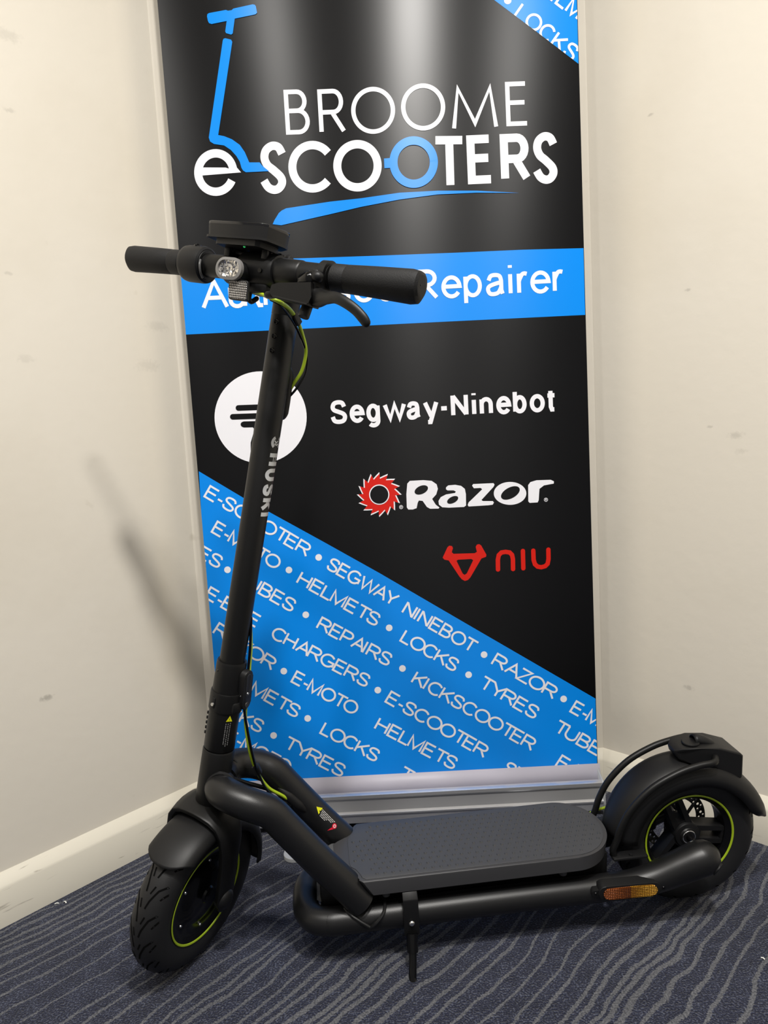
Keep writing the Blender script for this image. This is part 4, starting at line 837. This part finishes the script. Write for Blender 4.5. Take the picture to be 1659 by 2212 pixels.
def grooves(hub):
    bm = B(); hub = V(hub)
    f = lambda s, y, h=0.0: hub + V((-cos(s / .13) * (surf(y) + .0004 + h), y, sin(s / .13) * (surf(y) + .0004 + h)))
    n = 18
    for k in range(n):
        s0 = 2 * pi * .13 * k / n
        for sg in (-1, 1):
            o = .0 if sg > 0 else .0227
            ribbon(bm, [(s0 + o, sg * .004), (s0 + o + .012, sg * .007), (s0 + o + .030, sg * .0145), (s0 + o + .040, sg * .0235)], .0028, f, maxlen=.004)
            ribbon(bm, [(s0 + o + .022, sg * .004), (s0 + o + .034, sg * .008)], .0024, f, maxlen=.004)
            ribbon(bm, [(s0 + o + .018, sg * .0205), (s0 + o + .030, sg * .0265)], .0022, f, maxlen=.004)
    return bm
H1 = V((0, 0, WR)); H2 = V((WL, 0, WR))
# front wheel: hub motor
pm = [(0, -.030), (.012, -.030), (.0145, -.027), (.030, -.026), (.046, -.0245), (.050, -.0215), (.066, -.0200), (.074, -.0205), (.078, -.0235), (.0825, -.0245)]
fw = P_('front_wheel', lathe(B(), pm + [(r, -y) for r, y in pm[::-1]], H1, (0, 1, 0), 64), M_GLOSS, FSTEER)
ft = P_('tire', tyre(FSTEER, H1), M_RUBBER, parent=fw); P_('tread_groove', grooves(H1), M_GROOVE, parent=ft) if False else None
P_('tread_groove', grooves(H1), M_GROOVE, parent=ft)
def stripe(hub, s): return lathe(B(), [(.0791, s * .0250), (.0797, s * .0262), (.0818, s * .0268), (.0828, s * .0262)], hub, (0, 1, 0), 72)
for s in (-1, 1): P_('rim_stripe', stripe(H1, s), M_LIME, parent=fw, label='lime green rim stripe')
for k in range(6):
    bm = B(); a = 2 * pi * k / 6 + .3; lathe(bm, [(0, -.0016), (.0022, -.0014), (.0028, 0)], H1 + V((.060 * cos(a), -.0205, .060 * sin(a))), (0, 1, 0), 10)
    P_('hub_screw', bm, M_STEEL, parent=fw)
# rear wheel: three twin spokes
pr = [(.0825, -.0245), (.079, -.0245), (.0755, -.021), (.071, -.017), (.0695, 0)]
rw = P_('rear_wheel', lathe(B(), pr + [(r, -y) for r, y in pr[-2::-1]], H2, (0, 1, 0), 72), M_GLOSS)
rt = P_('tire', tyre(FBODY, H2), M_RUBBER, parent=rw); P_('tread_groove', grooves(H2), M_GROOVE, parent=rt)
for s in (-1, 1): P_('rim_stripe', stripe(H2, s), M_LIME, parent=rw, label='lime green rim stripe')
for k in range(3):
    a = R(112 + 120 * k)
    bm = B(); ca, sa = V((cos(a), 0, sin(a))), V((-sin(a), 0, cos(a)))
    for o0, o1 in ((-.012, -.0125), (.012, .0125)):
        P4 = [H2 + ca * .016 + sa * (o0 - .0052), H2 + ca * .016 + sa * (o0 + .0052), H2 + ca * .073 + sa * (o1 + .0040), H2 + ca * .073 + sa * (o1 - .0040)]
        A = [bm.verts.new(p + V((0, -.015, 0))) for p in P4]; Bv = [bm.verts.new(p + V((0, .012, 0))) for p in P4]
        bm.faces.new(A); bm.faces.new(Bv[::-1])
        for i in range(4): bm.faces.new((A[i], A[(i + 1) % 4], Bv[(i + 1) % 4], Bv[i]))
    for rr0, rr1 in ((.014, .026), (.066, .073)):
        P4 = [H2 + ca * rr0 - sa * .0165, H2 + ca * rr0 + sa * .0165, H2 + ca * rr1 + sa * .0165, H2 + ca * rr1 - sa * .0165]
        A = [bm.verts.new(p + V((0, -.014, 0))) for p in P4]; Bv = [bm.verts.new(p + V((0, .012, 0))) for p in P4]
        bm.faces.new(A); bm.faces.new(Bv[::-1])
        for i in range(4): bm.faces.new((A[i], A[(i + 1) % 4], Bv[(i + 1) % 4], Bv[i]))
    P_('spoke', bm, M_PLASTIC, parent=rw)
P_('hub', lathe(B(), [(0, -.024), (.011, -.024), (.0115, -.0215), (.0145, -.022), (.0155, -.0205), (.022, -.019), (.0235, -.016), (.0235, .022), (.018, .026), (0, .026)], H2, (0, 1, 0), 36), M_PLASTIC, parent=rw)
P_('bearing_ring', lathe(B(), [(.0105, -.0242), (.0118, -.0246), (.0124, -.0240), (.0124, -.022)], H2, (0, 1, 0), 32), M_STEEL, parent=rw)
P_('axle', tube(B(), [H2 + V((0, -.082, 0)), H2 + V((0, .085, 0))], .0058, 16), M_GLOSS, parent=rw)
bm = B()
def loop(cx, cz, r, n):
    vv = [bm.verts.new(H2 + V((cx + r * cos(2 * pi * k / n), .030, cz + r * sin(2 * pi * k / n)))) for k in range(n)]
    return [bm.edges.new((vv[k], vv[(k + 1) % n])) for k in range(n)]
es = loop(0, 0, .0605, 64) + loop(0, 0, .0435, 48)
for k in range(18):
    for rr0, da, hr in ((.0485, 0, .0021), (.0565, .07, .0021), (.0525, .175, .0029)):
        a = 2 * pi * k / 18 + da; es += loop(rr0 * cos(a), rr0 * sin(a), hr, 8)
bmesh.ops.triangle_fill(bm, use_beauty=True, edges=es)
bad = [f_ for f_ in bm.faces if (lambda c: math.hypot(c.x - H2.x, c.z - H2.z) < .0425)(f_.calc_center_median())]
bmesh.ops.delete(bm, geom=bad, context='FACES')
for k in range(5):
    a = 2 * pi * k / 5 + .4
    tube(bm, [H2 + V((.020 * cos(a - .35), .030, .020 * sin(a - .35))), H2 + V((.0445 * cos(a + .2), .030, .0445 * sin(a + .2)))], .0028, 8, flat=.5)
P_('brake_disc', bm, M_DISC, parent=rw, mods=[('SOLIDIFY', dict(thickness=.0018, offset=0.0))])
bm = B(); box(bm, H2 + V((-.050, .040, .002)), (.034, .026, .040), .006); P_('brake_caliper', bm, M_PLASTIC)

# ---- front fork and fender
def strip(bm, rows, th):
    """rows of (point_front, point_rear); shell closed by solidify"""
    vv = [[bm.verts.new(V(p)) for p in r] for r in rows]
    for a, b in zip(vv, vv[1:]):
        for i in range(len(a) - 1): bm.faces.new((a[i], a[i + 1], b[i + 1], b[i]))
half = [(.0490, .102, .006, .016), (.0500, .112, -.004, .027), (.0510, .135, -.008, .033), (.0525, .165, -.004, .036), (.0540, .200, .000, .041), (.0550, .235, .000, .047), (.0515, .257, .000, .050), (.0430, .2715, .000, .052), (.0300, .2795, -.001, .054), (.0150, .2830, -.002, .056)]
rows = []
for y, z, xf, xr_ in half: rows.append((-y, z, xf, xr_))
rows.append((0, .284, -.002, .057))
for y, z, xf, xr_ in half[::-1]: rows.append((y, z, xf, xr_))
bm = B(); g = []
for y, z, xf, xr_ in rows:
    g.append([bm.verts.new(V((xf + (xr_ - xf) * t, y * (1 + .05 * sin(pi * t)), z + .003 * sin(pi * t)))) for t in (0, .08, .25, .5, .75, .92, 1)])
for a, b in zip(g, g[1:]):
    for i in range(6): bm.faces.new((a[i], a[i + 1], b[i + 1], b[i]))
fk = P_('front_fork', bm, M_BLACK, FSTEER, mods=[('SOLIDIFY', dict(thickness=.009, offset=0.0)), ('BEVEL', dict(width=.002, segments=2))])
for s in (-1, 1):
    bm = B(); lathe(bm, [(0, .012), (.010, .011), (.0155, .007), (.018, 0), (.018, -.006)], (.010, s * .0525, .128), (0, s, 0), 24); P_('axle_cap', bm, M_PLASTIC, parent=fk)
P_('steerer_collar', lathe(B(), [(0, .138), (.028, .138), (.029, .143), (.0262, .1505), (0, .1505)], seg=36), M_BLACK, FHAND, parent=fk)
def fender(hub, angs, wf, rc, re, lip=None):
    bm = B(); hub = V(hub); rows = []; a_in = angs
    for a0 in a_in:
        w_ = wf(a0); c_ = rc(a0); e_ = re(a0); row = []
        for k in range(15):
            ph = -pi / 2 + pi * k / 14; y = w_ * sin(ph); a = a0 + (lip(a0, abs(sin(ph))) if lip else 0); r = e_ + (c_ - e_) * abs(cos(ph)) ** .62
            row.append(bm.verts.new(hub + V((cos(R(a)) * r, y, sin(R(a)) * r))))
        rows.append(row)
    for a, b in zip(rows, rows[1:]):
        for i in range(14): bm.faces.new((a[i], a[i + 1], b[i + 1], b[i]))
    return bm
lerp = lambda a, x0, x1, y0, y1: y0 + (y1 - y0) * max(0, min(1, (a - x0) / (x1 - x0)))
angs = [-17 + 4 * k for k in range(0, 35)] + [120.5]
bm = fender(H1, angs, lambda a: .0435, lambda a: .1405, lambda a: lerp(a, 60, 118, .112, .116), lambda a, t: lerp(a, 95, 120.5, 0, 3.5 - 10 * t ** 2.5) + lerp(a, 10, -17, 0, 6 * t ** 3))
P_('front_fender', bm, M_PLASTIC, FSTEER, mods=[('SOLIDIFY', dict(thickness=.0028, offset=0.0))])
# ---- rear fender
angs = [4, 6, 9, 12, 16, 20, 25] + [30 + 5 * k for k in range(30)]
bm = fender(H2, angs, lambda a: lerp(a, 3, 22, .016, .043) if a < 22 else .043, lambda a: lerp(a, 4, 45, .1525, .1440), lambda a: lerp(a, 4, 24, .146, .113) if a < 24 else lerp(a, 24, 100, .113, .106), lambda a, t: lerp(a, 16, 4, 0, 4 * t ** 2))
rf = P_('rear_fender', bm, M_PLASTIC, mods=[('SOLIDIFY', dict(thickness=.0028, offset=0.0))])
for s in (-1, 1):
    Pp = []
    for a, r in ((176, .151), (170, .1465), (160, .1455), (145, .1445), (125, .1435), (105, .1450), (90, .150), (80, .1555)):
        Pp.append(H2 + V((cos(R(a)) * r, s * .046, sin(R(a)) * r)))
    Pp.insert(0, V((.716, s * .046, .131)))
    Pp.append(V((.903, s * .033, .285)))
    P_('fender_stay', tube(B(), catmull(Pp, 6), .0058, 14, 'round'), M_BLACK, parent=rf)
    bm = B(); box(bm, (.742, s * .048, .128), (.062, .020, .005), .002); lathe(bm, [(0, .0035), (.003, .003), (.0035, 0)], (.744, s * .052, .1305), (0, 0, 1), 12); P_('stay_bracket', bm, M_PLASTIC, parent=rf)
# tail light housing
bm = B()
side = [(.838, .2925), (.850, .300), (.880, .302), (.915, .2985), (.952, .2855), (.9565, .281), (.957, .240), (.952, .2365), (.930, .250), (.905, .262), (.870, .272), (.845, .2785)]
hwid = lambda x: .0335 if x > .87 else .0335 * math.sqrt(max(.08, 1 - ((.872 - x) / .037) ** 2))
A = [bm.verts.new(V((x, -hwid(x) + .003, z))) for x, z in side]; Bv = [bm.verts.new(V((x, hwid(x) - .003, z))) for x, z in side]; n = len(side)
for i in range(n): bm.faces.new((A[i], A[(i + 1) % n], Bv[(i + 1) % n], Bv[i]))
bm.faces.new(A[::-1]); bm.faces.new(Bv)
tl = P_('tail_light_housing', bm, M_PLASTIC, parent=rf, angle=50, mods=[('BEVEL', dict(width=.005, segments=3, limit_method='ANGLE', angle_limit=R(45)))])
# these sit on the fender (thing > part > sub-part), so they hang from it beside the housing
bm = B(); prism(bm, rrect(.040, .026, .008, 5), 0, .004, .001, basis=lambda a, b, c: V((.9565 + c, a, .263 + b))); P_('tail_light_lens', bm, M_TAIL, parent=rf, label='red tail light lens')
bm = B(); lathe(bm, [(0, .0022), (.014, .002), (.0155, 0)], (.872, -.006, .3025), (-.03, 0, 1), 28)
g = []
for x, h in ((.878, .0125), (.884, .0145), (.90, .0135), (.914, .010), (.925, .002)):
    zb = .3005 - max(0, (x - .885)) * .30
    g.append([bm.verts.new(V((x, -.002 + .0115 * cos(R(a)), zb + h * max(0, sin(R(a))) ** .7))) for a in range(0, 181, 20)])
for a, b in zip(g, g[1:]):
    for i in range(len(a) - 1): bm.faces.new((a[i], a[i + 1], b[i + 1], b[i]))
P_('folding_hook', bm, M_PLASTIC, parent=rf, mods=[('SOLIDIFY', dict(thickness=.002, offset=-1.0))])

# ------------------------------------------------------------------ scraps on the carpet
M_SCRAP = mat('white_scrap', srgb(235, 235, 230), 0.7)
def scrap(u, v, ln, ang, label):
    r = M3 @ V(((u - CX) / F_PX, (v - CY) / F_PX, 1.0)); t = -CAM_H / r.z; p = V((r.x * t, r.y * t, 0))
    bm = B(); box(bm, (0, 0, .0022), (ln, .0022, .0012), .0004); bmesh.ops.bisect_plane(bm, geom=bm.verts[:] + bm.edges[:] + bm.faces[:], plane_co=V((0, 0, 0)), plane_no=V((1, 0, 0)))
    for q in bm.verts:
        if abs(q.co.x) < 1e-6: q.co.y += .0008; q.co.z += .0006
    o = obj('paper_scrap', bm, M_SCRAP, frame=Matrix.Translation(p) @ Matrix.Rotation(R(ang), 4, 'Z')); o['label'] = label; o['category'] = 'scrap'; o['group'] = 'white scraps on the carpet'
scrap(123, 1954, .008, 10, 'left one of two tiny white scraps on the carpet along the left skirting')
scrap(141, 1951, .009, -40, 'right one of two tiny white scraps on the carpet along the left skirting')
scrap(1648, 2073, .006, -50, 'lone tiny white scrap on the striped carpet at the right edge')
